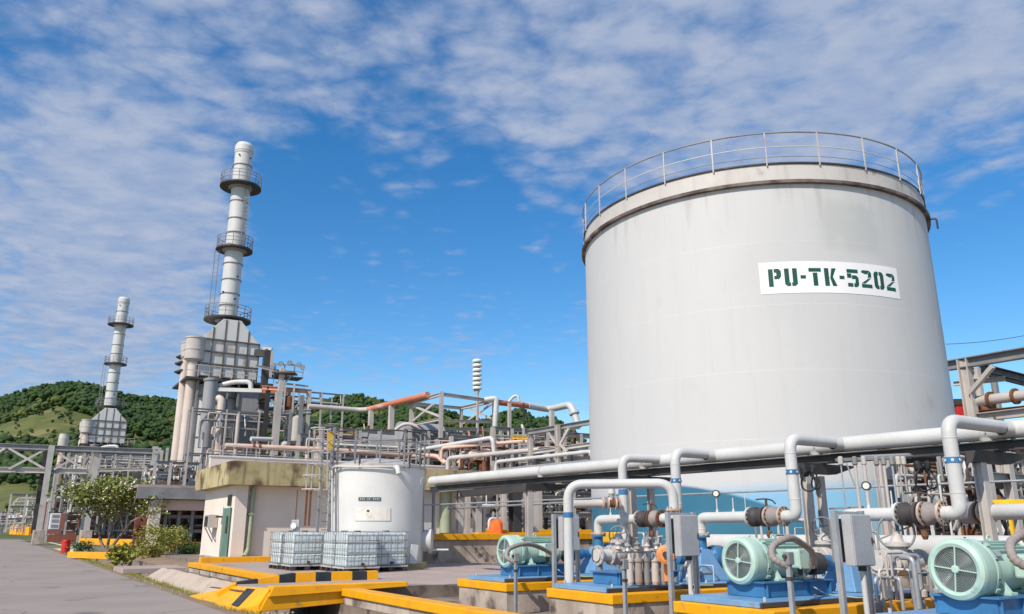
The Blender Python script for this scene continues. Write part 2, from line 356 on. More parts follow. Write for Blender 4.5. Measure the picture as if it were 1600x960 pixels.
for _ in range(60000):
    y = 185+430*math.sqrt(rng.random()); t = rng.uniform(-.80, .30); x = t*y; z = hz(x, y); px, py = proj((x, y, z+2))
    if noise.noise(Vector((x/55, y/55, 9))) < -.30 and y < 560 and px > 40: continue
    if clearing(px, py) and rng.random() > .22: continue
    r = rng.uniform(1.7, 3.9)*(.38 if clearing(px, py) else 1); nt_ += 1
    for q in range(6):
        a = rng.uniform(0, 6.28); e = rng.uniform(0, .75)*r; cs.append((x+e*math.cos(a), y+e*math.sin(a), z+r*rng.uniform(.1, 1.15))); rs.append(r*rng.uniform(.28, .55))
    if nt_ > 15000: break
fo = blobs('hillside_forest', cs, rs, 'forest', rough=.5); tag(fo, 'dense green forest covering the hills behind the plant', 'forest')
fo['kind'] = 'stuff'

# ================================================================== kerbs, bridge over the ditch
def kerb(name, label, segs, caps, wallz=None, group=None, p0=None):
    t = thing(name, label, 'kerb', p0 or (0, 0, 0), group)
    return t
t = thing('kerb', 'long yellow capped kerb wall on the near right, running away below the pumps', 'kerb', W(6.6, 10, -.6))
part('wall', 'concrete_raw', t, B().ab(6.47, 6.73, -4, 17.25, -.62, .27)); part('cap', 'kerb_yellow', t, B().ab(6.42, 6.78, -4, 17.25, .27, .42), bevel=.012)
t = thing('kerb', 'yellow capped kerb wall beside the ditch, left of the white tote tanks', 'kerb', W(6.6, 27, -.6))
part('wall', 'concrete_raw', t, B().ab(6.47, 6.73, 20.7, 34, -.62, .27)); part('cap', 'kerb_yellow', t, B().ab(6.42, 6.78, 20.7, 34, .27, .44), bevel=.012)
t = thing('kerb', 'yellow kerb in front of the cream building, meeting the ditch kerb', 'kerb', W(8.5, 33.9, .39))
part('cap', 'kerb_yellow', t, B().ab(6.8, 11.2, 33.7, 34.0, .36, .62), bevel=.015)
t = thing('ditch_bridge', 'yellow ramp bridge over the ditch with black striped kerb', 'bridge', W(5.8, 19, 0))
part('deck', 'slab', t, B().ab(4.95, 6.75, 17.76, 20.2, .1, .395))
def ramp_kerb(mb, a0, a1, b0, b1, h, zf, sl=.06):
    z0, z1 = zf(a0), zf(a1)
    return mb.hexa([W(a0, b0, z0-.28), W(a1, b0, z1-.28), W(a1, b1, z1-.28), W(a0, b1, z0-.28), W(a0, b0+sl, z0+h), W(a1, b0+sl, z1+h), W(a1, b1-sl, z1+h), W(a0, b1-sl, z0+h)])
zf = lambda a: .39 if a > 6.3 else .39-(6.3-a)*.13-max(0, 4.95-a)*.35
cuts = [4.55, 4.95, 5.45, 5.95, 6.35, 6.85, 7.25, 7.8, 8.2, 8.5]
for k in range(len(cuts)-1):
    blk = k % 2 == 1
    part('stripe_block', 'kerb_black' if blk else 'kerb_yellow', t, ramp_kerb(B(), cuts[k], cuts[k+1], 20.2, 20.58, .22, zf), label='black painted length of kerb' if blk else None, bevel=.006)
part('side_kerb', 'kerb_yellow', t, B().hexa([W(4.88, 17.3, .30), W(8.0, 17.3, .405), W(8.0, 17.75, .405), W(4.96, 17.75, .30), W(4.98, 17.32, .50), W(8.0, 17.32, .50), W(8.0, 17.73, .50), W(4.98, 17.73, .50)]), bevel=.012)
part('side_beam', 'kerb_yellow', t, B().hexa([W(4.75, 17.37, .02), W(7.1, 17.37, .14), W(7.1, 17.7, .14), W(4.75, 17.7, .02), W(4.88, 17.37, .297), W(7.1, 17.37, .37), W(7.1, 17.7, .37), W(4.88, 17.7, .297)]), bevel=.008)
ap = [W(4.35, 22.4, .03), W(4.5, 18.0, .03), W(4.74, 17.42, .15), W(4.93, 17.42, .46), W(4.94, 18.7, .42), W(4.92, 20.18, .36)]
part('end_ramp', 'kerb_yellow', t, B().add(ap+[p-UP*.3 for p in ap], [(0, 1, 2, 3, 4, 5), (0, 6, 7, 1), (1, 7, 8, 2), (2, 8, 9, 3), (3, 9, 10, 4), (4, 10, 11, 5), (5, 11, 6, 0)]))
def onr(s_, b, o=.007):     # point on the sloped end: s_ 0 at the road, 1 at the deck
    lo = W(4.5-(b-18)*.034, b, .03); hi = W(4.93, b, .455-(b-17.42)*.034); return lo.lerp(hi, s_)+UP*o-E1*o
part('stripe_block', 'kerb_black', t, B().add([onr(.08, 18.25), onr(.08, 18.75), onr(.92, 19.05), onr(.92, 18.35)], [(0, 1, 2, 3)]), label='black painted stripe on the sloped end')
part('joint', 'rust', t, B().add([onr(.72, 18.9), onr(.70, 22.2), onr(.80, 22.2), onr(.80, 18.9)], [(0, 1, 2, 3)]))
# footbridge slab further along, far kerbs
t = thing('ditch_slab', 'flat grey concrete slab laid across the ditch near the shrub', 'slab', W(5.6, 37, 0)); part('slab', 'slab', t, B().ab(4.3, 7.4, 35.2, 38.2, .02, .2), bevel=.01); part('support', 'concrete_raw', t, B().ab(6.1, 6.4, 35.3, 38.1, -.62, .018))
sheet('soil_bed', [(6.5, .1), (6.8, .26), (8.0, .3), (8.75, .26)], list(np.arange(34.4, 60, .7)), 'verge', .04)
def pk(label, p0, p1, w=.3, h=.26):
    mb = B().bar(p0, p1, w, h); t = tag(mb.build('kerb', 'kerb_yellow', None, .012), label, 'kerb'); return t
pk('yellow kerb crossing the ditch behind the flowering tree, beside the road', P(112, 867, 50), P(192, 869, 45), .5, .35)
pk('far yellow kerb under the left pipe bridge, right of the red drum', P(128, 846, 88), P(210, 848, 80), .5, .6)
pk('yellow kerb below the dark open shed, left of the cream building', P(250, 851, 53), P(318, 851, 58), .3, .35)
pk('short yellow kerb at the far left edge beyond the road', P(18, 829, 130), P(48, 830, 122), .5, 1.2)

# ================================================================== deck (raised platform) behind the small tank
t = thing('raised_deck', 'raised concrete deck with yellow rim behind the small tank', 'platform', W(20, 30, .4))
part('wall', 'concrete_raw', t, B().ab(13.96, 40, 28.85, 37.95, .1, 1.25)); part('rim', 'kerb_yellow', t, B().ab(13.86, 40, 28.75, 29.1, 1.26, 1.49), bevel=.012)
part('floor', 'slab', t, B().ab(13.96, 40, 29.11, 37.95, 1.254, 1.45))
part('rim', 'kerb_yellow', t, B().ab(18.2, 40, 32.2, 32.5, 1.456, 1.66), bevel=.012)
# orange cover
def cover():
    mb = B(); c = P(776, 818, 37.5); prof = [(.36, 0), (.34, .25), (.30, .45), (.22, .58), (.08, .64)]; seg = 20; vs = []
    c.z = 1.45
    for r, h in prof:
        for i in range(seg):
            a = 2*math.pi*i/seg; rr = r*(1+.10*math.sin(5*a+h*3)+.05*math.sin(9*a)); vs.append(c+Vector((rr*math.cos(a)*1.05, rr*math.sin(a), h+.04*math.sin(3*a))))
    fs = [(k*seg+i, k*seg+(i+1) % seg, (k+1)*seg+(i+1) % seg, (k+1)*seg+i) for k in range(len(prof)-1) for i in range(seg)]+[tuple((len(prof)-1)*seg+i for i in range(seg))]
    mb.add(vs, fs, True); return tag(mb.build('equipment_cover', 'orange'), 'bright orange fabric cover standing on the deck behind grey posts', 'cover')
cover()

# ================================================================== MAIN TANK
AZ = R(17.28); TD = 32.0; TR = 6.5; TC = Vector((math.sin(AZ)*TD, math.cos(AZ)*TD, 0)); TZ0 = .1; TTOP = EYE+1.752*TR
def tank_hit(px, py):
    u, f = _uf(py); d = Vector(((px-800)/FP, f, u)); a = d.x**2+d.y**2; b = -2*(d.x*TC.x+d.y*TC.y); c = TC.x**2+TC.y**2-TR**2
    s = (-b-math.sqrt(max(0, b*b-4*a*c)))/(2*a); x, y = d.x*s-TC.x, d.y*s-TC.y; return math.atan2(y, x), EYE+s*u
def mural_mat():
    m = MATS['white_tank'].copy(); m.name = 'tank_shell'; T = m.node_tree; L = T.links; bs = T.nodes['Principled BSDF']
    base = bs.inputs['Base Color'].links[0].from_socket; g = N('ShaderNodeNewGeometry', T); sp = N('ShaderNodeSeparateXYZ', T); L.new(g.outputs['Position'], sp.inputs[0])
    ang = mth('ARCTAN2', mth('SUBTRACT', sp.outputs[1], TC.y, tree=T), mth('SUBTRACT', sp.outputs[0], TC.x, tree=T), tree=T); z = sp.outputs[2]
    def below(pts, soft):     # painted outline through points, as a curve of height over angle
        cv = N('ShaderNodeFloatCurve', T); xs = [(tank_hit(px, py)[0], tank_hit(px, py)[1]) for px, py in pts]; xs.sort()
        a0, a1 = xs[0][0], xs[-1][0]; L.new(smooth_lin(ang, a0, a1, T), cv.inputs[1]); c = cv.mapping.curves[0]
        while len(c.points) > 2: c.points.remove(c.points[-1])
        c.points[0].location = (0, xs[0][1]/10); c.points[-1].location = (1, xs[-1][1]/10)
        for a, h in xs[1:-1]: c.points.new((a-a0)/(a1-a0), h/10)
        cv.mapping.update(); return smooth(mth('SUBTRACT', mth('MULTIPLY', cv.outputs[0], 10, tree=T), z, tree=T), 0, soft, tree=T)
    pale = below([(925, 762), (1000, 764), (1090, 756), (1200, 748), (1330, 742), (1450, 738), (1500, 738)], .55)
    teal = below([(918, 792), (935, 786), (965, 770), (1010, 757), (1060, 756), (1120, 765), (1180, 780), (1245, 803), (1300, 830), (1400, 850), (1500, 860)], .12)
    ns = N('ShaderNodeTexNoise', T); ns.inputs['Scale'].default_value = .8; L.new(g.outputs['Position'], ns.inputs[0])
    # weld seams (slightly dirty courses) and a grey stained patch high on the right
    a_s, z_s = tank_hit(1330, 355)
    da = mth('MULTIPLY', mth('SUBTRACT', ang, a_s, tree=T), TR, tree=T); dz = mth('SUBTRACT', z, z_s, tree=T)
    patch = mth('MULTIPLY', smooth(mth('ABSOLUTE', da, tree=T), 1.6, .7, tree=T), smooth(mth('ABSOLUTE', dz, tree=T), 1.1, .7, tree=T), tree=T)
    col = mixc(mth('MULTIPLY', patch, mth('MULTIPLY', smooth(ns.outputs[0], .3, .6, tree=T), .8, tree=T), tree=T), base, (.48, .48, .46), T)
    col = mixc(mth('MULTIPLY', pale, .9, tree=T), col, (.20, .46, .66), T)
    col = mixc(teal, col, mixc(ns.outputs[0], (.022, .12, .20), (.045, .19, .28), T), T)
    sm = N('ShaderNodeCombineXYZ', T); L.new(mth('MULTIPLY', ang, 9, tree=T), sm.inputs[0]); L.new(mth('MULTIPLY', z, .12, tree=T), sm.inputs[1])
    dn = N('ShaderNodeTexNoise', T); dn.inputs['Scale'].default_value = 2.2; dn.inputs['Detail'].default_value = 7; L.new(sm.outputs[0], dn.inputs[0])
    runs = mth('MULTIPLY', smooth(dn.outputs[0], .52, .72, tree=T), smooth(z, TTOP-2.6, TTOP-.2, 0, .32, tree=T), tree=T)
    col = mixc(runs, col, (.27, .23, .20), T)
    L.new(col, bs.inputs['Base Color']); MATS['tank_shell'] = m
def smooth_lin(x, lo, hi, T):
    n = N('ShaderNodeMapRange', T, clamp=True); T.links.new(x, n.inputs[0]); n.inputs[1].default_value = lo; n.inputs[2].default_value = hi; return n.outputs[0]
mural_mat()
tank = thing('storage_tank', 'huge pale grey cylindrical tank lettered PU-TK-5202 with railed roof', 'tank', TC)
ch = (TTOP-TZ0-.35)/6
for k in range(6):     # six plate courses, each 6 mm proud of the one above
    z0 = TZ0+k*ch; part('shell_course', 'tank_shell', tank, B().lathe(TC+UP*z0, UP, [(TR+.030-.003*k, 0), (TR+.030-.003*k, ch-.012), (TR+.028-.003*k, ch)], 160))
for k in range(1, 6): part('course_seam', 'tank_seam', tank, B().lathe(TC+UP*(TZ0+k*ch-.02), UP, [(TR+.026-.003*k, 0), (TR+.032-.003*k, .006), (TR+.032-.003*k, .014), (TR+.022-.003*k, .02)], 160, False, False))
for k in range(6):     # upright weld beads, staggered course by course
    z0 = TZ0+k*ch
    for j in range(4):
        a = math.radians(180+17*k % 40+38*j+12*(k % 2)); d = Vector((math.cos(a), math.sin(a), 0)); s_ = UP.cross(d); r_ = TR+.030-.003*k
        part('weld_seam', 'tank_seam', tank, B().box(TC+d*r_+UP*(z0+ch/2), s_*.010, d*.0015, UP*(ch/2-.01)))
zt = TZ0+6*ch
part('wind_girder', 'rim_dark', tank, B().lathe(TC+UP*(zt-.12), UP, [(TR+.0, 0), (TR+.16, 0), (TR+.17, .10), (TR+.02, .14)], 128, False, False))
part('top_band', 'tank_band', tank, B().lathe(TC+UP*(zt-.02), UP, [(TR+.03, 0), (TR+.03, .60)], 128))
part('roof_edge', 'steel_dark', tank, B().lathe(TC+UP*(zt+.58), UP, [(TR+.05, 0), (TR+.075, .01), (TR+.075, .06), (TR, .08)], 128, False, False))
part('roof', 'white_tank', tank, B().lathe(TC+UP*(zt+.6), UP, [(TR+.02, 0), (TR*.6, .45), (TR*.2, .68), (.05, .72)], 96, False))
zr = zt+.62
part('top_rail', 'steel_grey', tank, B().torus(TC+UP*(zr+1.1), UP, TR+.06, .028, 128)); part('mid_rail', 'white_pipe', tank, B().torus(TC+UP*(zr+.58), UP, TR+.06, .018, 128, 5))
part('toe_rail', 'steel_grey', tank, B().torus(TC+UP*(zr+.22), UP, TR+.06, .012, 128, 4))
for k in range(24):
    a = 2*math.pi*(k+.35)/24; d = Vector((math.cos(a), math.sin(a), 0)); s_ = UP.cross(d); q = TC+d*(TR+.075)+UP*(zr-.1)
    part('rail_post', 'steel_pale', tank, B().bar(q, q+UP*1.2, .04, .04, s_))
a, z = tank_hit(1449, 345); d = Vector((math.cos(a), math.sin(a), 0))
part('roof_drain', 'steel_dark', tank, B().pipe([TC+d*TR+UP*(zt-.05), TC+d*(TR+.35)+UP*(zt-.05), TC+d*(TR+.35)+UP*(zt-.45)], .035, seg=8))
part('base_ring', 'concrete_raw', tank, B().lathe(TC+UP*.1, UP, [(TR+.3, 0), (TR+.3, .25)], 96))
# name board: a thin curved plate on the shell with stencil letters standing 8 mm proud
aL, zT = tank_hit(1185, 412); aR_, zTr = tank_hit(1399, 419); _, zB = tank_hit(1187, 461)
arc = abs(aR_-aL)
def on_tank(s, h, off):     # s 0..1 left to right, h metres above board bottom
    a = aL+(aR_-aL)*s; return TC+Vector((math.cos(a), math.sin(a), 0))*(TR+.02+off)+UP*(zB+h)
BH = zT-zB; BW = arc*TR
def patch_grid(poly_boxes, off, th, cell=.02):
    mb = B()
    for (x0, y0, x1, y1, sk0, sk1) in poly_boxes:
        n = max(1, int((x1-x0)/.12))
        for k in range(n):
            u0 = x0+(x1-x0)*k/n; u1 = x0+(x1-x0)*(k+1)/n; t0 = k/n; t1 = (k+1)/n
            f = lambda x, y, o: on_tank(x/BW, y, o)
            mb.hexa([f(u0, y0, off), f(u1, y0, off), f(u1, y0, off+th), f(u0, y0, off+th), f(u0, y1, off), f(u1, y1, off), f(u1, y1, off+th), f(u0, y1, off+th)])
    return mb
board = part('name_board', 'sign_white', tank, patch_grid([(0, 0, BW, BH, 0, 0)], .002, .006))
LH = BH*.56; LB = BH*.22; ST = LH*.27
def quadp(mb, pts): mb.add([on_tank((x)/BW, y, .014) for x, y in pts]+[on_tank((x)/BW, y, .0085) for x, y in pts], [(0, 1, 2, 3), (7, 6, 5, 4), (0, 4, 5, 1), (1, 5, 6, 2), (2, 6, 7, 3), (3, 7, 4, 0)])
def glyph(ch, x, w):
    mb = B(); y0, y1 = LB, LB+LH; t = ST*.78; s = ST*.9; c = LH*.12; g_ = .035; X = lambda f: x+f
    H = lambda xa, xb, y, a=0, b=0: quadp(mb, [(xa+a, y), (xb-b, y), (xb, y+t) if 0 else (xb, y+t), (xa, y+t)])
    R4 = lambda xa, ya, xb, yb: quadp(mb, [(xa, ya), (xb, ya), (xb, yb), (xa, yb)])
    ym = (y0+y1)/2
    if ch == 'P': R4(x, y0, x+s, y1); R4(x+s+g_, y1-t, x+w-c, y1); quadp(mb, [(x+w-s, ym+.02), (x+w, ym+.02+c), (x+w, y1-c), (x+w-s, y1-t+.002)]); quadp(mb, [(x+w-c, y1-t), (x+w-.01, y1-t), (x+w, y1-c), (x+w-c, y1)]); R4(x+s+g_, ym-t*.4, x+w-c, ym+t*.5); quadp(mb, [(x+w-c, ym-t*.4), (x+w, ym+c*.6), (x+w, ym+c+t*.5), (x+w-c, ym+t*.5)])
    elif ch == 'U': R4(x, y0+c, x+s, y1); quadp(mb, [(x+c, y0), (x+w/2-g_/2, y0), (x+w/2-g_/2, y0+t), (x+.002, y0+c)]); quadp(mb, [(x+w/2+g_/2, y0), (x+w-c, y0), (x+w-.002, y0+c), (x+w/2+g_/2, y0+t)]); R4(x+w-s, y0+c, x+w, y1)
    elif ch == '-': R4(x, ym-t*.45, x+w, ym+t*.45)
    elif ch == 'T': R4(x, y1-t, x+w, y1); R4(x+w/2-s/2, y0, x+w/2+s/2, y1-t-.03)
    elif ch == 'K': R4(x, y0, x+s, y1); quadp(mb, [(x+s+g_, ym-t*.3), (x+s+g_+s*.5, ym-t*.3), (x+w, y1), (x+w-s, y1)]); quadp(mb, [(x+w-s, y0), (x+w, y0), (x+s+g_+s*.6, ym+t*.2), (x+s+g_, ym-t*.2)])
    elif ch == '5': R4(x, y1-t, x+w, y1); R4(x, ym, x+s, y1-t-.02); R4(x+s+.02, ym-t*.25, x+w-c, ym+t*.75); quadp(mb, [(x+w-s, y0+c), (x+w, y0+c), (x+w, ym+t*.2), (x+w-c, ym+t*.75)]); quadp(mb, [(x, y0), (x+w/2-g_/2, y0), (x+w/2-g_/2, y0+t), (x, y0+t)]); quadp(mb, [(x+w/2+g_/2, y0), (x+w-c, y0), (x+w-.002, y0+c), (x+w/2+g_/2, y0+t)])
    elif ch == '2': quadp(mb, [(x+.01, y1-c), (x+s, y1-t), (x+w-c, y1-t), (x+c, y1)]); quadp(mb, [(x+w/2, y1-t), (x+w-s, y1-t), (x+w-c, y1), (x+c, y1)]); quadp(mb, [(x+w-s, ym+.04), (x+w, ym+.08), (x+w, y1-c), (x+w-c, y1)]); quadp(mb, [(x, y0+t+.02), (x+s, y0+t+.02), (x+w, ym+.05), (x+w-s, ym+.01)]); R4(x, y0, x+w, y0+t)
    elif ch == '0': quadp(mb, [(x, y0+c), (x+s, y0+t*.6), (x+s, y1-t*.6), (x, y1-c)]); quadp(mb, [(x+.004, y0+c), (x+c, y0), (x+w/2-g_/2, y0), (x+w/2-g_/2, y0+t)]); quadp(mb, [(x+w/2+g_/2, y0), (x+w-c, y0), (x+w-.004, y0+c), (x+w/2+g_/2, y0+t)]); quadp(mb, [(x+.004, y1-c), (x+w/2-g_/2, y1-t), (x+w/2-g_/2, y1), (x+c, y1)]); quadp(mb, [(x+w/2+g_/2, y1-t), (x+w-.004, y1-c), (x+w-c, y1), (x+w/2+g_/2, y1)]); quadp(mb, [(x+w-s, y0+t*.6), (x+w, y0+c), (x+w, y1-c), (x+w-s, y1-t*.6)])
    return mb
def text_on_board():
    cw = {'-': .42}; seq = 'PU-TK-5202'; gap = .26; unit = (BW*.91)/(sum(cw.get(c, 1) for c in seq)+gap*(len(seq)-1)); x = BW*.055
    for c in seq:
        w_ = unit*cw.get(c, 1); o = glyph(c, x, w_).build('letter', 'sign_green', tank); x += w_+unit*gap
text_on_board()

# ================================================================== SMALL TANK
SC = Vector((math.sin(R(-9.37))*29, math.cos(R(-9.37))*29, 0)); SR = 1.65; SZ = .4; SH = 3.35
st = thing('small_tank', 'small white upright tank with railed roof behind the tote tanks', 'tank', SC+UP*SZ)
part('base_ring', 'parapet', st, B().lathe(SC+UP*.4, UP, [(SR+.16, 0), (SR+.16, .18)], 48))
part('shell', 'small_white', st, B().lathe(SC+UP*.58, UP, [(SR, 0), (SR, SH-.2)], 72)); zt2 = .58+SH-.2
part('roof', 'steel_pale', st, B().lathe(SC+UP*zt2, UP, [(SR+.05, -.05), (SR+.05, .02), (SR*.5, .25), (.05, .34)], 64))
for h in (.42, .8, 1.15): part('rail', 'steel_dark' if h > 1 else 'steel_grey', st, B().torus(SC+UP*(zt2+h), UP, SR-.02, .024, 64, 6))
for k in range(12):
    a = 2*math.pi*k/12+.2; q = SC+Vector((math.cos(a), math.sin(a), 0))*(SR-.02)+UP*(zt2-.1); part('rail_post', 'steel_grey', st, B().bar(q, q+UP*1.26, .05, .05))
def on_small(px, py, off=0):
    u, f = _uf(py); d = Vector(((px-800)/FP, f, u)); a = d.x**2+d.y**2; b = -2*(d.x*SC.x+d.y*SC.y); c = SC.x**2+SC.y**2-(SR+off)**2
    s = (-b-math.sqrt(max(0, b*b-4*a*c)))/(2*a); return Vector((0, 0, EYE))+d*s
def small_patch(name, m, px0, py0, px1, py1, off, n=8, **k):
    mb = B(); vs = []
    for i in range(n+1):
        x = px0+(px1-px0)*i/n; vs += [on_small(x, py1, off), on_small(x, py0, off), on_small(x, py1, off-.02), on_small(x, py0, off-.02)]
    for i in range(n): j = i*4; mb_f = [(j, j+4, j+5, j+1), (j+2, j+3, j+7, j+6), (j+1, j+5, j+7, j+3), (j, j+2, j+6, j+4)]; mb.f += mb_f; mb.sm += [False]*4
    mb.v += [tuple(v) for v in vs]; return part(name, m, st, mb, **k)
small_patch('name_plate', 'sign_dark', 560, 777.3, 595, 782.4, .025)
for i in range(11):
    if i in (3, 6): continue
    x = 562.5+i*2.9; small_patch('letter', 'steel_pale', x, 778.6, x+1.5, 781.2, .033, 1)
small_patch('faded_sign', 'sign_faded', 555, 794, 610, 814, .022)
small_patch('sign_mark', 'steel_dark', 573, 797, 577, 800, .03, 2)
q0 = on_small(508+14, 735, .12); q1 = on_small(618, 731, .02)
part('overflow_pipe', 'white_pipe', st, B().pipe([on_small(519, 842, .16), on_small(519, 731, .16), on_small(526, 729, .16)]+[on_small(x, 729.5, .10) for x in range(545, 616, 10)], .035, .1, 10))
n0 = on_small(617, 731, .02); d = (n0-SC); d.z = 0; d.normalize()
part('nozzle', 'white_pipe', st, B().pipe([n0-d*.05, n0+d*.25, n0+d*.38-UP*.24], .085, .1, 14))
part('vent_pipe', 'steel_grey', st, B().pipe([on_small(526, 840, .08), on_small(526, 732, .08), on_small(533, 730, .04)], .02, .08, 8))
for px in (562, 640): q = on_small(px, 722, .03); part('rail_bracket', 'steel_dark', st, B().bar(q-UP*.2, q+UP*.25, .05, .05))
m0 = on_small(660.5, 845, 0); d = (m0-SC); d.z = 0; d.normalize()
part('manway', 'white_tank', st, B().lathe(m0-d*.2, d, [(.36, 0), (.36, .42), (.42, .42), (.42, .50), (.30, .55)], 28))
part('drain_valve', 'white_pipe', st, bolts(B().pipe([m0+Vector((.0, -.1, -.3)), m0+Vector((.35, -.1, -.3)), m0+Vector((.9, -.1, -.3))], .035, seg=8), m0+Vector((.25, -.1, -.3)), (1, 0, 0), .07, 4))
part('level_pipe', 'steel_grey', st, B().tube([m0+Vector((-.02, -.2, 2.1)), m0+Vector((.06, -.2, -.25))], .018, 6))
q = on_small(645, 866, .2); part('foot_plate', 'roof_white', st, B().bar(q-UP*.3, q+UP*.3+Vector((.06, 0, 0)), .25, .04))
# caged ladder and stair frame left of the small tank
lt = thing('ladder', 'tall caged steel ladder standing left of the small tank', 'ladder', P(495, 870, 27.6)); Y = 27.6
def vpost(mb, px, y0, y1, Y, w=.05): p = P(px, y0, Y); q = Vector((p.x, p.y, Z(y1, Y))); return mb.bar(q, p, w, w)
for px in (506, 523): part('rail', 'steel_grey', lt, vpost(B(), px, 668, 872, Y, .075))
for k in range(17):
    z = Z(868, Y)+k*.27; a = P(506, 760, Y); b = P(523, 760, Y); part('rung', 'steel_grey', lt, B().tube([(a.x, a.y, z), (b.x, b.y, z)], .016, 6))
for k, py in enumerate((672, 690, 708, 727, 745, 766)):
    z = Z(py, Y); c = P(497 if k < 4 else 493, 740, Y-.35); mb = B(); r_ = .34 if k < 4 else .42
    pts = [Vector((c.x+r_*math.cos(a), c.y+r_*math.sin(a), z)) for a in np.linspace(-.2, math.pi*2-.9, 14)]; part('hoop', 'steel_pale', lt, mb.tube(pts, .02, 6))
for px, p2 in ((484, 478), (492, 486), (500, 499), (512, 511)): a = P(px, 672, Y-.6); b = P(p2, 766, Y-.6); part('cage_bar', 'steel_pale', lt, B().bar(a, b, .04, .02))
part('gate', 'yellow_steel', lt, B().bar(P(517, 702, Y), P(517, 676, Y), .22, .04)); 
for px in (480, 486): part('prop', 'rust', lt, vpost(B(), px, 766, 822, Y-.6, .06))
t = thing('instrument_stand', 'small grey instrument box on a stand before the cream wall', 'instrument', P(465, 870, 28)); Yk = 28.2
part('box', 'box_grey', t, B().box(P(462, 822, Yk), Vector((.13, 0, 0)), Vector((0, .08, 0)), UP*.2), bevel=.01); part('post', 'steel_dark', t, vpost(B(), 464, 830, 872, Yk, .06)); part('conduit', 'rust', t, vpost(B(), 465, 766, 815, Yk, .03))
c = P(459, 822, Yk-.12); part('dial', 'roof_white', t, B().cyl(c, c-Vector((0, .05, 0)), .1, seg=16)); part('junction_box', 'steel_dark', t, B().box(P(469, 836, Yk), Vector((.06, 0, 0)), Vector((0, .06, 0)), UP*.08))

# ================================================================== TOTE TANKS (IBC)
def ibc(label, a0, b0, rot=0):
    o = W(a0, b0, .41); t = thing('tote_tank', label, 'tote tank', o, 'caged white tote tanks beside the small tank')
    w_, d_, h_ = 1.12, 1.0, 1.16
    def L_(a, b, z): return W(a0+a, b0+b, .41+z)
    mb = B()
    for k in range(3): mb.hexa([L_(x, y, z) for z in (.17+.327*k, .17+.327*k+.322) for x, y in ((.045, .045), (w_-.045, .045), (w_-.045, d_-.045), (.045, d_-.045))])
    part('bottle', 'ibc_plastic', t, mb, bevel=.05)
    part('filler_cap', 'steel_dark', t, B().cyl(L_(.55, .5, 1.15), L_(.55, .5, 1.2), .11))
    cg = B(); rr = .009
    for z in np.linspace(.19, 1.155, 5): cg.tube([L_(0, 0, z), L_(w_, 0, z), L_(w_, d_, z), L_(0, d_, z)], rr*1.15, 5, closed=True)
    for k in range(6):
        x = w_*k/5; cg.tube([L_(x, 0, .15), L_(x, 0, 1.16)], rr, 5); cg.tube([L_(x, d_, .15), L_(x, d_, 1.16)], rr, 5)
    for k in range(1, 5):
        y = d_*k/5; cg.tube([L_(0, y, .15), L_(0, y, 1.16)], rr, 5); cg.tube([L_(w_, y, .15), L_(w_, y, 1.16)], rr, 5)
    for x in (.3, .8): cg.tube([L_(x, 0, 1.17), L_(x, d_, 1.17)], rr, 5)
    part('cage', 'cage', t, cg)
    for y in (.06, .5, .94):
        for x in (.08, .56, 1.04): part('foot', 'steel_dark', t, B().ab(a0+x-.08, a0+x+.08, b0+y-.05, b0+y+.05, .41, .52), bevel=.01)
    part('pallet_top', 'steel_pale', t, B().ab(a0, a0+w_, b0, b0+d_, .522, .568), bevel=.006)
    part('outlet_valve', 'steel_dark', t, B().cyl(L_(.56, -.0, .24), L_(.56, -.10, .24), .045))
    return t
ibc('front left tote tank of the row, at the corner nearest the cream building', 7.92, 25.9)
ibc('tote tank directly behind the leftmost front one', 7.86, 27.1)
ibc('middle tote tank, standing closest to the striped bridge', 8.78, 23.5)
ibc('tote tank directly behind the middle front one', 8.8, 24.65)
ibc('rightmost tote tank, pushed up against the small tank', 9.93, 24.0)
# ================================================================== PUMPS ON PLINTHS
AX = 8.3
NAMES = {14.6: 'far left', 11.45: 'second from left', 8.3: 'middle right', 5.2: 'nearest, far right'}
def plinth(b, label, b0, b1, z=.64):
    t = thing('pump_plinth', label, 'plinth', W(10, b, .1), 'yellow rimmed concrete plinths under the pumps')
    part('block', 'concrete_raw', t, B().ab(AX+.03, 13.2, b0+.03, b1-.03, .1, z-.15), bevel=.01)
    part('rim', 'kerb_yellow', t, B().ab(AX, 13.23, b0, b1, z-.148, z), bevel=.012)
plinth(14.6, 'concrete plinth with yellow rim under the farthest mint green motor', 13.6, 15.55)
plinth(11.45, 'stained concrete plinth with yellow rim under the pump that has no motor', 10.42, 12.25)
plinth(8.3, 'plinth with yellow rim under the mint green motor at centre right', 7.25, 9.05)
plinth(5.2, 'plinth under the nearest mint green motor at the right edge', 4.1, 5.95)
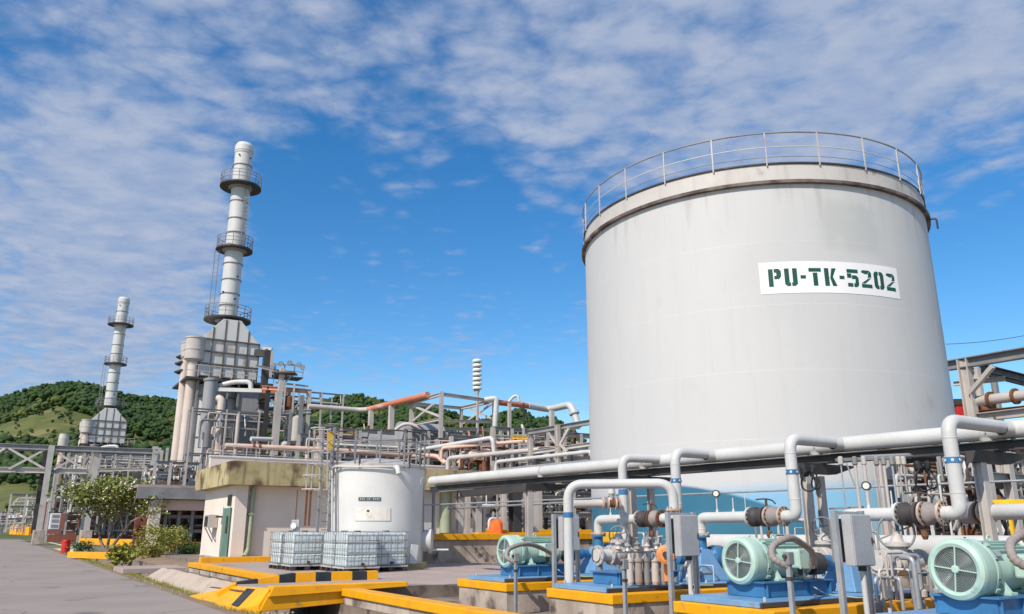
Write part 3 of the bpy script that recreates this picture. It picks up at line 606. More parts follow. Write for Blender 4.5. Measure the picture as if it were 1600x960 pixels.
def skid(b, label, motor=True):
    t = thing('pump_skid', label, 'pump', W(10, b, .645)); z = .645
    part('base_frame', 'blue_pale', t, B().ab(8.42, 12.3, b-.72, b+.72, z, z+.075), bevel=.008)
    part('base_edge', 'steel_dark', t, B().ab(8.44, 12.3, b-.745, b-.722, z-.03+.035, z+.06))
    m = B(); m.ab(8.98, 10.35, b-.33, b+.33, z+.08, z+.26); m.ab(8.93, 10.4, b-.38, b+.38, z+.262, z+.285)
    for a in (9.0, 9.45, 9.9, 10.32): m.ab(a, a+.02, b-.37, b+.37, z+.08, z+.26)
    part('motor_stool', 'blue_paint', t, m, bevel=.004)
    # frustum pedestal, casing, bearing housing
    def fr(mb, a, bb, w0, w1, z0, z1, d0=None, d1=None):
        d0 = d0 or w0; d1 = d1 or w1
        return mb.hexa([W(a-w0, bb-d0, z0), W(a+w0, bb-d0, z0), W(a+w0, bb+d0, z0), W(a-w0, bb+d0, z0), W(a-w1, bb-d1, z1), W(a+w1, bb-d1, z1), W(a+w1, bb+d1, z1), W(a-w1, bb+d1, z1)])
    part('pedestal', 'blue_pale', t, fr(B(), 11.25, b-.02, .36, .12, z+.08, 1.27, .34, .11), bevel=.01)
    c = B().lathe(W(11.45, b, 1.13), E1, [(.12, 0), (.19, .05), (.21, .12), (.21, .28), (.17, .36), (.12, .4), (.12, .8)], 28)
    bolts(c, W(11.5, b, 1.13), E1, .17, 10, .014, .03); part('pump_casing', 'blue_paint', t, c)
    part('discharge_neck', 'blue_paint', t, B().lathe(W(11.3, b, 1.2), UP, [(.14, 0), (.095, .10), (.095, .28), (.16, .282), (.16, .32)], 20))
    part('bearing_housing', 'blue_paint', t, B().lathe(W(10.62, b, 1.13), E1, [(.08, 0), (.12, .02), (.12, .2), (.09, .22), (.09, .36)], 20))
    s = B(); s.cyl(W(10.3, b, 1.13), W(10.62, b, 1.13), .035); part('shaft', 'steel_pale', t, s)
    if motor: part('coupling_guard', 'steel_dark', t, B().lathe(W(10.34, b, 1.13), E1, [(.14, 0), (.16, .01), (.16, .24), (.14, .25)], 20))
    m = B()
    for dx in (8.6, 9.6, 10.7, 11.8):
        for sd in (-.66, .66): m.cyl(W(dx, b+sd, z+.075), W(dx, b+sd, z+.125), .02, seg=6, smooth=False)
    part('anchor_bolts', 'steel_pale', t, m)
    part('drain_hose', 'mint', t, B().pipe([W(9.9, b-.4, z+.2), W(9.98, b-.55, z+.1), W(10.3, b-.78, z+.06), W(10.7, b-.82, z+.05)], .008, .05, 6))
    return t
skid(14.6, 'blue pump skid carrying the farthest mint green motor'); skid(11.45, 'blue pump skid whose motor is missing, seat left empty', False)
skid(8.3, 'blue pump skid carrying the mint motor at centre right'); skid(5.2, 'blue pump skid carrying the nearest mint motor at the right edge')
def motor(b, label):
    zc = 1.2; a0 = 8.86; t = thing('motor', label, 'electric motor', W(9.5, b, .93)); O = lambda a, bb=0, z=0: W(a0+a, b+bb, zc+z)
    part('fan_cowl', 'mint', t, B().lathe(O(0), E1, [(.235, .045), (.235, 0), (.27, -.012), (.312, .01), (.322, .05), (.322, .22), (.31, .25), (.325, .255), (.325, .30), (.30, .36), (.285, .36)], 48, False, False))
    part('fan_opening', 'mint_dark', t, B().lathe(O(.05), E1, [(.24, 0), (.24, .12)], 36, True, True))
    g = B()
    for r in np.linspace(.05, .225, 12): g.torus(O(.012), E1, float(r), .0028, 36, 4)
    part('grille', 'galv', t, g)
    part('cowl_bolts', 'steel_dark', t, bolts(B(), O(.275), E1, .327, 10, .01, .012), kind='stuff'); part('end_bolts', 'steel_dark', t, bolts(B(), O(1.2), E1, .245, 10, .012, .05), kind='stuff')
    for k in range(4):
        a = math.pi/2*k+.12; d = E2*math.cos(a)+UP*math.sin(a); part('spoke', 'mint', t, B().bar(O(.004)+d*.03, O(.004)+d*.245, .016, .012, E1))
    part('hub', 'mint', t, B().lathe(O(-.012), E1, [(.03, 0), (.042, .006), (.042, .03)], 18))
    f = B()
    for k in range(9):
        a = 2*math.pi*k/9; d = E2*math.cos(a)+UP*math.sin(a); sd = E2*-math.sin(a)+UP*math.cos(a); f.box(O(.075)+d*.13, d*.09, sd*.004+E1*.03, E1*.004+sd*.02)
    part('fan_blades', 'mint_dark', t, f)
    part('body', 'mint', t, B().lathe(O(.34), E1, [(.255, 0), (.255, .82), (.27, .82), (.27, .9), (.20, .98), (.09, 1.02), (.09, 1.08)], 40))
    for k in range(34):
        a = 2*math.pi*k/34; d = E2*math.cos(a)+UP*math.sin(a); sd = E2*-math.sin(a)+UP*math.cos(a)
        if math.sin(a) < -.6: continue
        if abs(math.cos(a)+1) < .25: continue
        part('fin', 'mint', t, B().box(O(.76)+d*.272, E1*.39, sd*.0045, d*.022))
    m = B(); m.ab(a0+.42, a0+.56, b-.33, b+.33, .932, .965); m.ab(a0+.95, a0+1.09, b-.33, b+.33, .932, .965)
    for s_ in (-1, 1):
        for q in (.45, .98): m.hexa([O(q, s_*.3, -.24), O(q+.08, s_*.3, -.24), O(q+.08, s_*.16, -.24), O(q, s_*.16, -.24), O(q, s_*.22, -.12), O(q+.08, s_*.22, -.12), O(q+.08, s_*.1, -.12), O(q, s_*.1, -.12)])
    part('foot', 'mint', t, m, bevel=.004)
    tb = B(); tb.ab(a0+.66, a0+.96, b-.50, b-.27, zc-.10, zc+.15); part('terminal_box', 'mint', t, tb, bevel=.025)
    part('terminal_lid', 'mint', t, B().ab(a0+.65, a0+.97, b-.53, b-.503, zc-.11, zc+.16), bevel=.012)
    m = B()
    for x in (.68, .94):
        for z in (-.08, .13): m.cyl(O(x, -.528, z), O(x, -.542, z), .011, seg=6, smooth=False)
    part('lid_screws', 'galv', t, m, kind='stuff'); part('nameplate', 'galv', t, B().box(O(.45, 0, 0)+(-E2*.8-UP*-.55).normalized()*.292, E1*.06, (E2*.55+UP*.8).normalized()*.035, (E2*.8-UP*.55).normalized()*.002))
    part('cable_gland', 'steel_dark', t, B().cyl(O(.8, -.4, -.1), O(.8, -.4, -.2), .035, seg=8)); part('drip_stain_plate', 'rust', t, B().ab(a0+1.02, a0+1.07, b-.05, b+.05, zc+.262, zc+.30)) if 0 else None
    part('lifting_eye', 'mint', t, B().torus(O(.75, 0, .315), E2, .035, .011, 16, 6))
    part('cowl_strap', 'steel_dark', t, B().lathe(O(.345), E1, [(.29, 0), (.292, .002), (.292, .02)], 36, False, False))
    for k in range(4):
        a = math.pi/2*k+.7; d = E2*math.cos(a)+UP*math.sin(a); part('lug', 'mint', t, B().box(O(.30)+d*.325, E1*.035, d*.02, d.cross(E1)*.025))
    return t
motor(14.6, 'mint green electric motor farthest back, left of the grey boxes')
motor(8.3, 'mint green electric motor standing on the middle right plinth'); motor(5.2, 'large mint green electric motor nearest the camera at the right edge')
# flexible conduits and push-button posts in front of each motor
def ctrl_post(b, label, hlabel, zt=1.22, a=8.3, hose=True):
    t = thing('control_post', label, 'post', W(a, b, .1), 'slotted steel control posts in front of the plinths'); w = .028
    part('channel', 'galv', t, B().ab(a-w, a-.004, b-w, b+w, .1, zt-.02)); part('channel', 'galv', t, B().ab(a+.006, a+w, b-w*.7, b+w*.9, .1, zt-.05))
    part('switch_box', 'steel_grey', t, B().ab(a-.05, a+.05, b-.05, b+.04, zt-.1, zt+.05), bevel=.008); part('switch_knob', 'steel_dark', t, B().cyl(W(a-.05, b, zt), W(a-.085, b, zt), .025, seg=10))
    part('clip', 'steel_dark', t, B().ab(a-.035, a+.035, b-.035, b+.035, zt-.28, zt-.24))
    if hose:
        bm = b+1.35; z0 = zt-.05
        pts = [W(a+.03, b, z0-.08), W(a-.12, b+.12, z0+.02), W(a-.02, b+.2, z0+.17), W(a+.35, b+.25, z0+.26), W(a+.8, b+.45, z0+.2), W(a+1.2, bm-.75, z0+.07), W(a+1.35, bm-.6, 1.12)]
        out = []
        for i in range(len(pts)-1):
            p0 = pts[max(i-1, 0)]; p1 = pts[i]; p2 = pts[i+1]; p3 = pts[min(i+2, len(pts)-1)]
            for k in range(14):
                u = k/14; out.append(.5*((2*p1)+(p2-p0)*u+(2*p0-5*p1+4*p2-p3)*u*u+(3*p1-p0-3*p2+p3)*u**3))
        rad = [.042+.005*math.sin(i*2.1) for i in range(len(out))]
        tag(B().tube(out, rad, 10).build('flexible_conduit', 'hose'), hlabel, 'conduit')
ctrl_post(13.25, 'thin steel control post in front of the farthest motor', 'thick grey flexible conduit looping to the farthest motor', 1.15)
ctrl_post(10.1, 'thin steel control post before the pump with no motor', '', 1.13, hose=False)
ctrl_post(6.95, 'thin steel control post in front of the centre right motor', 'thick grey flexible conduit looping to the centre right motor', 1.30)
ctrl_post(4.08, 'thin steel control post beside the nearest motor', 'thick grey flexible conduit looping beside the nearest motor', 1.36)
# ------------------------------------------------------------------ panel stands between the plinths
def stand(b, label, zt, a=9.2):
    t = thing('panel_stand', label, 'control box', W(a, b, .1), 'grey control box stands between the plinths')
    for da in (-.27, .27):
        m = B(); m.ab(a+da-.03, a+da+.03, b-.03, b+.0, .1, zt+.05); m.ab(a+da-.03, a+da-.022, b+.001, b+.04, .1, zt+.05); m.ab(a+da+.022, a+da+.03, b+.001, b+.04, .1, zt+.05); part('upright', 'galv', t, m)
    part('box', 'box_grey', t, B().ab(a-.2, a+.2, b-.17, b-.035, zt-.62, zt), bevel=.012); part('box_door', 'box_grey', t, B().ab(a-.19, a+.19, b-.185, b-.172, zt-.61, zt-.01), bevel=.004)
    part('rear_box', 'steel_grey', t, B().ab(a-.2, a+.2, b+.045, b+.15, zt-.58, zt-.05), bevel=.008)
    part('door_latch', 'steel_dark', t, B().ab(a+.15, a+.17, b-.2, b-.187, zt-.36, zt-.28))
    part('crossbar', 'galv', t, B().ab(a-.24, a+.24, b+.0, b+.03, zt+.0, zt+.04))
    part('conduit', 'white_pipe', t, B().cyl(W(a+.03, b-.1, .1), W(a+.03, b-.1, zt-.64), .035)); part('gland', 'steel_dark', t, B().cyl(W(a+.03, b-.1, zt-.68), W(a+.03, b-.1, zt-.62), .05))
stand(12.9, 'grey control box on twin uprights right of the farthest motor', 1.86); stand(9.75, 'grey control box on twin uprights between the empty skid and centre motor', 1.84)
stand(6.7, 'nearest grey control box on twin uprights, right of the centre motor', 1.80)
# ------------------------------------------------------------------ discharge lines with check valves, risers, header
ZD = 1.84; ZH = 3.1
H0 = P(675, 752, 25.5); H1 = P(1600, 670, 12.2); H0.z = H1.z = ZH; HD = (H1-H0).normalized()
def header_at(b):   # point on header line at grid coordinate b
    a0, b0 = AB(H0); a1, b1 = AB(H1); s = (b-b0)/(b1-b0); return W(a0+(a1-a0)*s, b, ZH)
hp = thing('header_pipe', 'long thick white header pipe crossing in front of the big tank', 'pipe', H0)
part('pipe', 'white_pipe', hp, B().cyl(H0-HD*.0, H1+HD*7, .138, seg=24))
part('end_cap', 'white_pipe', hp, B().lathe(H0-HD*.12, HD, [(.05, 0), (.11, .04), (.137, .12)], 20))
for k in range(16): part('weld_ring', 'white_pipe', hp, B().lathe(header_at(3.2+1.35*k), HD, [(.1405, 0), (.143, .006), (.143, .016), (.1405, .022)], 24, False, False))
bt = thing('header_beam', 'dark steel beam carrying the long white header pipe', 'beam', H0-UP*.3)
part('beam', 'steel_dark', bt, B().ibeam(H0+HD*.3-UP*.235, H1+HD*6-UP*.235, .22, .16, .018))
a_, b_ = 0, 0
def valve(t, b0, b1, a, z, rf='rust_flange', dark='steel_dark', lever=True, n=12):
    """flange - wafer check valve - gate flange set between grid b0 (far) and b1 (near) on a pipe along E2"""
    L = b0-b1
    def fl(b, m): f_ = part('flange', m, t, flange(B(), W(a, b, z), E2, .172, .035)); part('bolts', 'steel_dark', f_, bolts(B(), W(a, b, z), E2, .143, n, .016, .03), kind='stuff')
    fl(b0, 'white_pipe' if rf != 'rust' else 'steel_pale')
    part('check_valve', dark, t, B().lathe(W(a, b0-.03, z), -E2, [(.12, 0), (.168, .03), (.168, L*.14), (.13, L*.2), (.13, L*.30), (.168, L*.36), (.168, L*.44)], 24))
    fl(b0-L*.56, rf)
    part('gate_body', 'hose', t, B().lathe(W(a, b0-L*.6, z), -E2, [(.12, 0), (.165, .03), (.165, L*.1), (.12, L*.2), (.12, L*.34)], 24)); fl(b1+.01, rf)
    if lever:
        c = W(a, b0-L*.5, z+.14); part('valve_stem', 'steel_dark', t, B().cyl(c, c+UP*.16, .022)); part('lever', 'steel_dark', t, B().pipe([c+UP*.155+E2*.22, c+UP*.16, c+UP*.13-E2*.14, c+UP*.07-E2*.2], .014, .05, 6))
    c = W(a, b0-L*.52, z-.14); part('drain_plug', 'rust', t, B().lathe(c, -UP, [(.018, 0), (.018, .1), (.045, .11), (.05, .17), (.03, .22)], 10))
def line(bp, b0, b1, br, label, hue='rust_flange', gauge=True):
    a = 11.3; t = thing('discharge_pipe', label, 'pipe', W(a, br, ZD)); top = header_at(br); aT = AB(top)[0]
    part('pipe', 'white_pipe', t, B().pipe([W(a, bp, 1.54), W(a, bp, ZD), W(a, b0+.02, ZD)], .098, .2, 20, 8))
    part('flange', 'rust_flange', t, bolts(flange(B(), W(a, bp, 1.545), UP, .17, .035), W(a, bp, 1.545), UP, .14, 8, .013, .035))
    valve(t, b0, b1, a, ZD, hue)
    d = (top-W(a, br, ZH)).normalized()
    part('riser', 'white_pipe', t, B().pipe([W(a, b1, ZD), W(a, br, ZD), W(a, br, ZH+.02), top+UP*.02-E1*.02], .098, .22, 20, 8))
    part('tee', 'white_pipe', t, B().lathe(top-E1*.30, E1, [(.102, 0), (.115, .1), (.13, .25)], 20, False, False))
    part('riser_band', 'blue_paint', t, B().cyl(W(a, br, 2.52), W(a, br, 2.60), .106, seg=20))
    for q_, e_ in ((W(a, b1-.1, ZD), E2), (W(a, br, ZD+.26), UP), (W(a, br, ZH-.24), UP), (W(a, bp, 1.62), UP), (W(a, bp-.26, ZD), E2)): part('weld_ring', 'white_pipe', t, B().lathe(q_, e_, [(.0985, 0), (.102, .006), (.102, .016), (.0985, .022)], 20, False, False))
    m = B()
    for k in range(6): q = 2*math.pi*k/6; d_ = Vector((math.cos(q), math.sin(q), 0)); m.cyl(W(a, br, 2.56)+d_*.1, W(a, br, 2.56)+d_*.111, .02, seg=8)
    part('band_dots', 'roof_white', t, m, kind='stuff')
    if gauge:
        for k, bb in enumerate((bp-.45, bp-.85)):
            if bb < b0+.1: continue
            q = W(a, bb, ZD+.09); part('tapping', 'white_pipe', t, B().lathe(q, UP, [(.03, 0), (.02, .05), (.012, .06), (.012, .25)], 8))
            if k == 0:
                g = q+UP*.34; dd = (Vector((0, 0, EYE))-g); dd.z = 0; dd = (dd.normalized()-E1*.2).normalized(); part('gauge', 'steel_dark', t, B().cyl(g+dd*.03, g-dd*.06, .07, seg=20)); part('gauge_face', 'sign_faded', t, B().cyl(g+dd*.031, g+dd*.036, .048, seg=20))
line(14.6, 13.19, 12.5, 12.05, 'white discharge pipe and riser of the farthest pump', 'rust')
line(11.45, 10.2, 9.47, 9.22, 'white discharge pipe and riser of the pump with no motor')
line(8.3, 7.35, 6.68, 6.44, 'white discharge pipe and riser of the centre right pump')
line(5.2, 4.35, 3.5, 3.0, 'white discharge pipe of the nearest pump, cut by the right edge')
# inverted U pipe, thin riser, small side pipe
t = thing('loop_pipe', 'white pipe in an upside down U behind the first control box', 'pipe', P(885, 900, 15.2))
q0 = P(887, 757, 15.2); q1 = P(1051, 757, 14.9); q1.z = q0.z; part('pipe', 'white_pipe', t, B().pipe([Vector((q0.x, q0.y, .64)), q0, q1, Vector((q1.x, q1.y, ZD))], .088, .30, 20, 10))
part('pipe_band', 'blue_paint', t, B().cyl(Vector((q0.x, q0.y, 1.84)), Vector((q0.x, q0.y, 1.93)), .095, seg=20)); part('flange', 'rust_flange', t, bolts(flange(B(), Vector((q1.x, q1.y, 1.97)), UP, .15), Vector((q1.x, q1.y, 1.97)), UP, .12, 8))
t = thing('riser_pipe', 'thin white riser with blue band behind the upside down U pipe', 'pipe', P(972, 850, 17.5))
q0 = P(972, 722, 17.6); top = header_at(AB(q0)[1]-.2); part('pipe', 'white_pipe', t, B().pipe([Vector((q0.x, q0.y, 1.3)), Vector((q0.x, q0.y, ZH+.03)), top+UP*.03], .095, .22, 18)); part('band', 'blue_paint', t, B().cyl(Vector((q0.x, q0.y, 2.35)), Vector((q0.x, q0.y, 2.46)), .102, seg=18))
part('branch', 'steel_pale', t, B().cyl(P(896, 788, 17.2), P(946, 787, 17.2), .085, seg=14)); m = B()
for px in (942, 950, 962, 968): flange(m, P(px, 787, 17.2), (1, .1, 0), .13, .03)
part('flanges', 'rust_flange', t, m); part('branch_valve', 'rust', t, B().cyl(P(950, 787, 17.2), P(962, 787, 17.2), .08)); part('valve_top', 'white_pipe', t, B().lathe(P(956, 779, 17.2), UP, [(.03, 0), (.05, .05), (.08, .1), (.07, .2), (.02, .22)], 12))
# header supports
def support(b, label, side=.5, z0=.1, w=.145, dbl=False):
    q = header_at(b); a = AB(q)[0]; t = thing('pipe_support', label, 'support', W(a, b, z0), 'steel posts carrying the header pipe')
    part('column', 'steel_pale', t, B().ibeam(W(a-.45, b, z0), W(a-.45, b, 2.60), w, w, .016, E1))
    if dbl: part('column', 'steel_pale', t, B().ibeam(W(a+.45, b+.4, z0), W(a+.45, b+.4, 2.60), w*.9, w*.9, .016, E1))
    br = B(); br.hexa([W(a-.6, b-.09, 2.60), W(a+.3, b-.09, 2.60), W(a+.3, b+.09, 2.60), W(a-.6, b+.09, 2.60), W(a-.6, b-.11, 2.775), W(a+.95, b-.11, 2.775), W(a+.95, b+.11, 2.775), W(a-.6, b+.11, 2.775)]); part('bracket', 'steel_dark', t, br)
    part('saddle', 'white_pipe', t, B().lathe(q-UP*.16-HD*.06, UP, [(.10, 0), (.12, .06)], 12)); part('u_bolt', 'steel_pale', t, B().tube([q+HD*.0+E1*.15*math.cos(x)+UP*.15*math.sin(x) for x in np.linspace(-.2, math.pi+.2, 12)], .012, 6))
    part('base_plate', 'concrete_raw', t, B().ab(a-.65, a-.25, b-.2, b+.2, z0, z0+.12), bevel=.01)
for b, l, d in ((3.8, 'wide steel post under the header by the nearest pump', False), (6.75, 'steel post under the header behind the control box at right', False), (9.7, 'pair of steel posts under the header right of the teal mural hill', True),
             (14.0, 'steel post under the header behind the upside down U pipe', True), (17.6, 'steel post under the header left of the big tank', False)): support(b, l, dbl=d)
def up(name, m, px, y0, y1, Y, w=.18, t=None, i=True):
    p = P(px, y0, Y); q = Vector((p.x, p.y, Z(y1, Y))); mb = B(); (mb.ibeam(q, p, w, w, .016, E1) if i else mb.cyl(q, p, w/2, seg=10)); return part(name, m, t, mb)
t = thing('post_frame', 'steel posts standing on the yellow rimmed deck under the header end', 'steel frame', P(760, 829, 32))
for px, w_ in ((719, .22), (746, .26), (826, .30), (836, .2)): up('post', 'steel_pale', px, 770, 832, 30.6, w_, t)
part('beam', 'steel_dark', t, B().ibeam(P(712, 770, 30.6), P(860, 758, 28), .2, .35, .02)); part('beam', 'steel_grey', t, B().ibeam(P(672, 766, 29), P(740, 760, 28.5), .15, .2, .02))
up('post', 'steel_dark', 805, 770, 832, 30, .35, t); up('post', 'steel_pale', 756, 790, 832, 31, .12, t); up('post', 'steel_pale', 789, 766, 828, 34, .12, t); up('post', 'steel_grey', 678, 766, 836, 29.5, .08, t)
# long thin handrail-like conduit below the header
tag(B().tube([P(650, 790, 30), P(1700, 747, 14.4)], .022, 8).build('conduit_rail', 'galv'), 'long thin steel conduit running level below the header pipe', 'conduit')
tag(B().tube([P(700, 795, 30), P(895, 785, 22)], .03, 8).build('conduit_rail', 'steel_grey'), 'short grey pipe rail in front of the deck posts', 'conduit')
# instrument tubing rack right of centre
t = thing('instrument_rack', 'row of thin hanging tubes with small heads below the header', 'tube rack', P(1380, 850, 13.6)); Y = 13.6
part('channel', 'steel_grey', t, B().bar(P(1306, 719, Y), P(1462, 712, Y), .06, .05)); part('channel', 'steel_dark', t, B().bar(P(1400, 722, Y+.1), P(1462, 718, Y+.1), .06, .08)); part('channel', 'galv', t, B().bar(P(1345, 713, Y), P(1462, 708, Y), .03, .03))
for px, y1, w_ in ((1313, 795, .025), (1335, 812, .055), (1349, 860, .07), (1369, 800, .03), (1380, 800, .05), (1393, 860, .04), (1403, 800, .03), (1411, 800, .03)):
    p = P(px, 718, Y-.05); q = Vector((p.x, p.y, Z(y1, Y-.05))); part('tube', 'galv' if w_ < .05 else 'steel_pale', t, B().cyl(q, p, w_/2, seg=8))
    part('head', 'steel_grey' if px in (1335, 1369, 1380, 1393) else 'steel_pale', t, B().lathe(p+UP*.05, -UP, [(.02, 0), (.045, .02), (.045, .13), (.02, .16)], 10))
part('tube', 'galv', t, B().cyl(P(1322, 722, Y), P(1336, 760, Y), .012, seg=6)); part('tray', 'steel_grey', t, B().bar(P(1300, 795, Y+.3), P(1345, 793, Y+.3), .25, .03))
# black cable coils
def coil(px, py, Y, label, s=1.):
    t = thing('cable_coil', label, 'cable', P(px, py, Y)); c = P(px, py, Y)
    for dx, r, sq in ((0, .11*s, 1.5), (.12*s, .06*s, 2.2)): part('loop', 'rubber', t, B().tube([c+Vector((dx+r*math.cos(a), .05*math.sin(2*a), r*sq*math.sin(a)-.1*s)) for a in np.linspace(0, 6.28, 24)][:-1], .014, 6, closed=True))
    part('bundle', 'rubber', t, B().lathe(c+Vector((-.07*s, 0, .16*s)), (.3, 0, -1), [(.03, 0), (.07, .04), (.08, .12), (.03, .2)], 8, smooth=False)); part('bundle', 'rubber', t, B().lathe(c+Vector((.1*s, 0, .16*s)), (-.2, 0, -1), [(.03, 0), (.06, .04), (.05, .12), (.02, .2)], 8, smooth=False))
coil(1262, 742, 13.4, 'black cable loops hanging below the header left of the tube rack'); coil(1441, 738, 13.0, 'black cable loops hanging beside the nearest riser', 1.1)
# suction header, branch valves with handwheels
t = thing('suction_header', 'thick white pipe low behind the pumps', 'pipe', P(1300, 850, 20))
s0 = P(1092, 850, 21.5); s1 = P(1620, 856, 14.5); s0.z = s1.z = 1.28; part('pipe', 'white_pipe', t, B().cyl(s0, s1, .24, seg=24)); part('end_flange', 'white_pipe', t, bolts(flange(B(), s0, s1-s0, .34, .06), s0, s1-s0, .29, 12, .018, .05))
def handwheel(t, c, ax, r, m='steel_grey'):
    ax = Vector(ax).normalized(); x, y = axes_of(ax); part('handwheel', m, t, B().torus(c, ax, r, r*.075, 28, 6)); s = B()
    for k in range(4): a = math.pi/2*k+.4; s.cyl(c, c+(x*math.cos(a)+y*math.sin(a))*r, r*.05, seg=5)
    part('wheel_spokes', m, t, s)
def gate(a, b, label, wr=.2, m='steel_pale', tall=.5):
    t = thing('gate_valve', label, 'valve', W(a, b, .6)); z = 1.16
    mb = B().cyl(W(a-.55, b, z), W(a+1.7, b, z), .11, seg=16)
    part('pipe', 'white_pipe', t, mb)
    mb = B()
    for q in (-.5, -.22, .22, .5): flange(mb, W(a+q, b, z), E1, .18, .035); bolts(mb, W(a+q, b, z), E1, .15, 8, .014, .035)
    part('flange', m, t, mb); part('body', m, t, B().lathe(W(a-.2, b, z), E1, [(.12, 0), (.17, .08), (.19, .2), (.17, .32), (.12, .4)], 20))
    part('bonnet', m, t, bolts(B().lathe(W(a, b, z+.1), UP, [(.12, 0), (.12, .12), (.17, .122), (.17, .17), (.10, .19), (.06, .28), (.04, .3), (.04, tall-.1)], 18), W(a, b, z+.245), UP, .145, 8, .014, .03))
    for s_ in (-1, 1): part('yoke', m, t, B().bar(W(a+s_*.05, b, z+.28), W(a+s_*.05, b, z+tall-.02), .03, .03))
    c = W(a, b, z+tall); handwheel(t, c, (Vector((0, 0, EYE))-c)*.25+UP*.3+E1*-.2, wr, m='steel_grey')
    part('drain_pipe', 'steel_grey', t, B().pipe([W(a+.3, b-.1, z-.1), W(a+.3, b-.25, z-.1), W(a+.3, b-.25, .65)], .03, .08, 8))
    for q in (-.45, .45): part('support_leg', 'steel_grey', t, B().ab(a+q-.03, a+q+.03, b-.03, b+.03, .1, z-.11))
gate(12.05, 9.3, 'grey gate valve with handwheel right behind the centre motor', .17)
gate(10.15, 12.5, 'grey gate valve with handwheel at the rear corner of the empty skid', .17, tall=.36)
gate(11.3, 7.45, 'gate valve with large thin handwheel right of the nearest control box', .25, tall=.42)
# strainers, stanchions and small-bore piping
def small_bore(a, b, label, seed, n=5, z0=.66, h=.8, sp=.9):
    r_ = random.Random(seed); t = thing('small_piping', label, 'piping', W(a, b, z0), 'small bore piping between the pumps')
    for k in range(n):
        x = a+r_.uniform(-sp/2, sp/2); y = b+r_.uniform(-.28, .28); hh = r_.uniform(h*.55, h); rr = r_.choice((.012, .018, .025, .035))
        m_ = r_.choice(('steel_pale', 'galv', 'steel_grey', 'white_pipe', 'galv', 'steel_grey')); dx = r_.choice((-.25, .25, .4)); dy = r_.choice((-.2, .2))
        part('pipe', m_, t, B().pipe([W(x, y, z0), W(x, y, z0+hh), W(x+dx, y, z0+hh), W(x+dx, y+dy, z0+hh), W(x+dx, y+dy, z0+hh*r_.uniform(.1, .6))], rr, rr*2.5, 8, 4))
        if r_.random() < .7:
            c = W(x, y, z0+hh*.55); part('valve', r_.choice(('steel_grey', 'rust', 'galv', 'steel_pale')), t, B().lathe(c-UP*.06, UP, [(rr*1.6, 0), (rr*2.2, .02), (rr*2.2, .1), (rr*1.6, .12)], 10)); part('valve_lever', r_.choice(('steel_dark', 'steel_dark', 'blue_paint')), t, B().bar(c, c+E1*.12+UP*.03, .018, .012))
for a, b, l, n, h in ((10.5, 11.3, 'cluster of thin grey pipes standing on the empty blue skid', 8, .62), (11.0, 9.9, 'small pipes and valves behind the left stand of the centre motor', 8, .7), (11.6, 8.6, 'small valves behind the centre motor', 7, 1.0),
                     (10.6, 6.9, 'small grey pipes left of the large handwheel', 8, .75), (11.4, 6.1, 'small pipes right of the large handwheel', 9, .8), (12.2, 4.2, 'small blue and white fittings above the nearest motor', 8, 1.1), (11.4, 12.9, 'small pipes behind the farthest blue pedestal', 7, 1.1), (12.6, 10.8, 'thin pipes in front of the teal mural', 6, 1.5)):
    small_bore(a, b, l, int(a*10+b*7), n, .15, h+.55)
t = thing('coupling_guard', 'orange round coupling guard on the empty skid', 'guard', W(10.45, 11.1, 1)); c = P(1043, 866, 13.7)
part('guard', 'guard_orange', t, B().lathe(c, (-.3, -1, 0), [(.04, 0), (.13, .03), (.15, .1), (.15, .28), (.10, .3)], 20)); part('hole', 'steel_dark', t, B().lathe(c+Vector((-.09, -.32, 0)), (-.3, -1, 0), [(.05, 0), (.05, .01)], 16)); part('foot', 'guard_orange', t, B().bar(c-UP*.15, c-UP*.42, .12, .08))
for px, l in ((947, 'yellow guard box behind the pumps, left one'), (964, 'yellow guard box behind the pumps, right one')):
    t = thing('guard_box', l, 'guard', P(px, 850, 20)); part('box', 'yellow_steel', t, B().box(P(px, 840, 20), Vector((.17 if px < 950 else .09, 0, 0)), Vector((0, .15, 0)), UP*.12), bevel=.03); part('post', 'steel_grey', t, B().cyl(P(px, 848, 20), Vector((P(px, 848, 20).x, 20, .1)), .04))
# right-hand flanged line E
t = thing('flanged_pipe', 'white flanged pipe end with rusty bolts at the right edge', 'pipe', P(1570, 803, 12.4)); c0 = P(1542, 801, 12.5); c1 = P(1620, 800, 11.6); c1.z = c0.z; d = (c1-c0).normalized()
part('pipe', 'white_pipe', t, B().cyl(c0, c1, .115, seg=20)); part('flange', 'rust_flange', t, bolts(flange(B(), c0, d, .19, .04), c0, d, .16, 12, .016, .04)); part('flange', 'rust', t, flange(B(), c0-d*.07, d, .19, .04)); part('valve_body', 'hose', t, B().lathe(c0-d*.5, d, [(.12, 0), (.17, .05), (.17, .38), (.13, .42)], 18))

t = thing('filter_bank', 'row of upright brown grey filter pots behind the empty blue stool', 'filters', W(10.7, 10.98, .7))
for k in range(5):
    p = P(984+13*k, 884, 13.9+.05*k); r = .058+.012*(k % 2); part('pot', ('steel_pale', 'hose', 'steel_grey', 'steel_pale', 'hose')[k], t, B().lathe(Vector((p.x, p.y, .74)), UP, [(r*.7, 0), (r, .05), (r, .36), (r*1.25, .37), (r*1.25, .41), (r*.6, .42), (r*.4, .5)], 14))
part('manifold', 'steel_pale', t, B().cyl(P(962, 862, 13.9), P(1046, 860, 14.2), .03, seg=8))
for k in range(6): c = P(966+15*k, 853+3*(k % 2), 13.9); part('valve', ('steel_pale', 'galv', 'steel_grey')[k % 3], t, B().lathe(c-UP*.07, UP, [(.03, 0), (.055, .02), (.04, .06), (.06, .1), (.02, .13), (.02, .2)], 10)); part('valve_wheel', 'steel_grey', t, B().torus(c+UP*.13, UP, .05, .007, 14, 5))
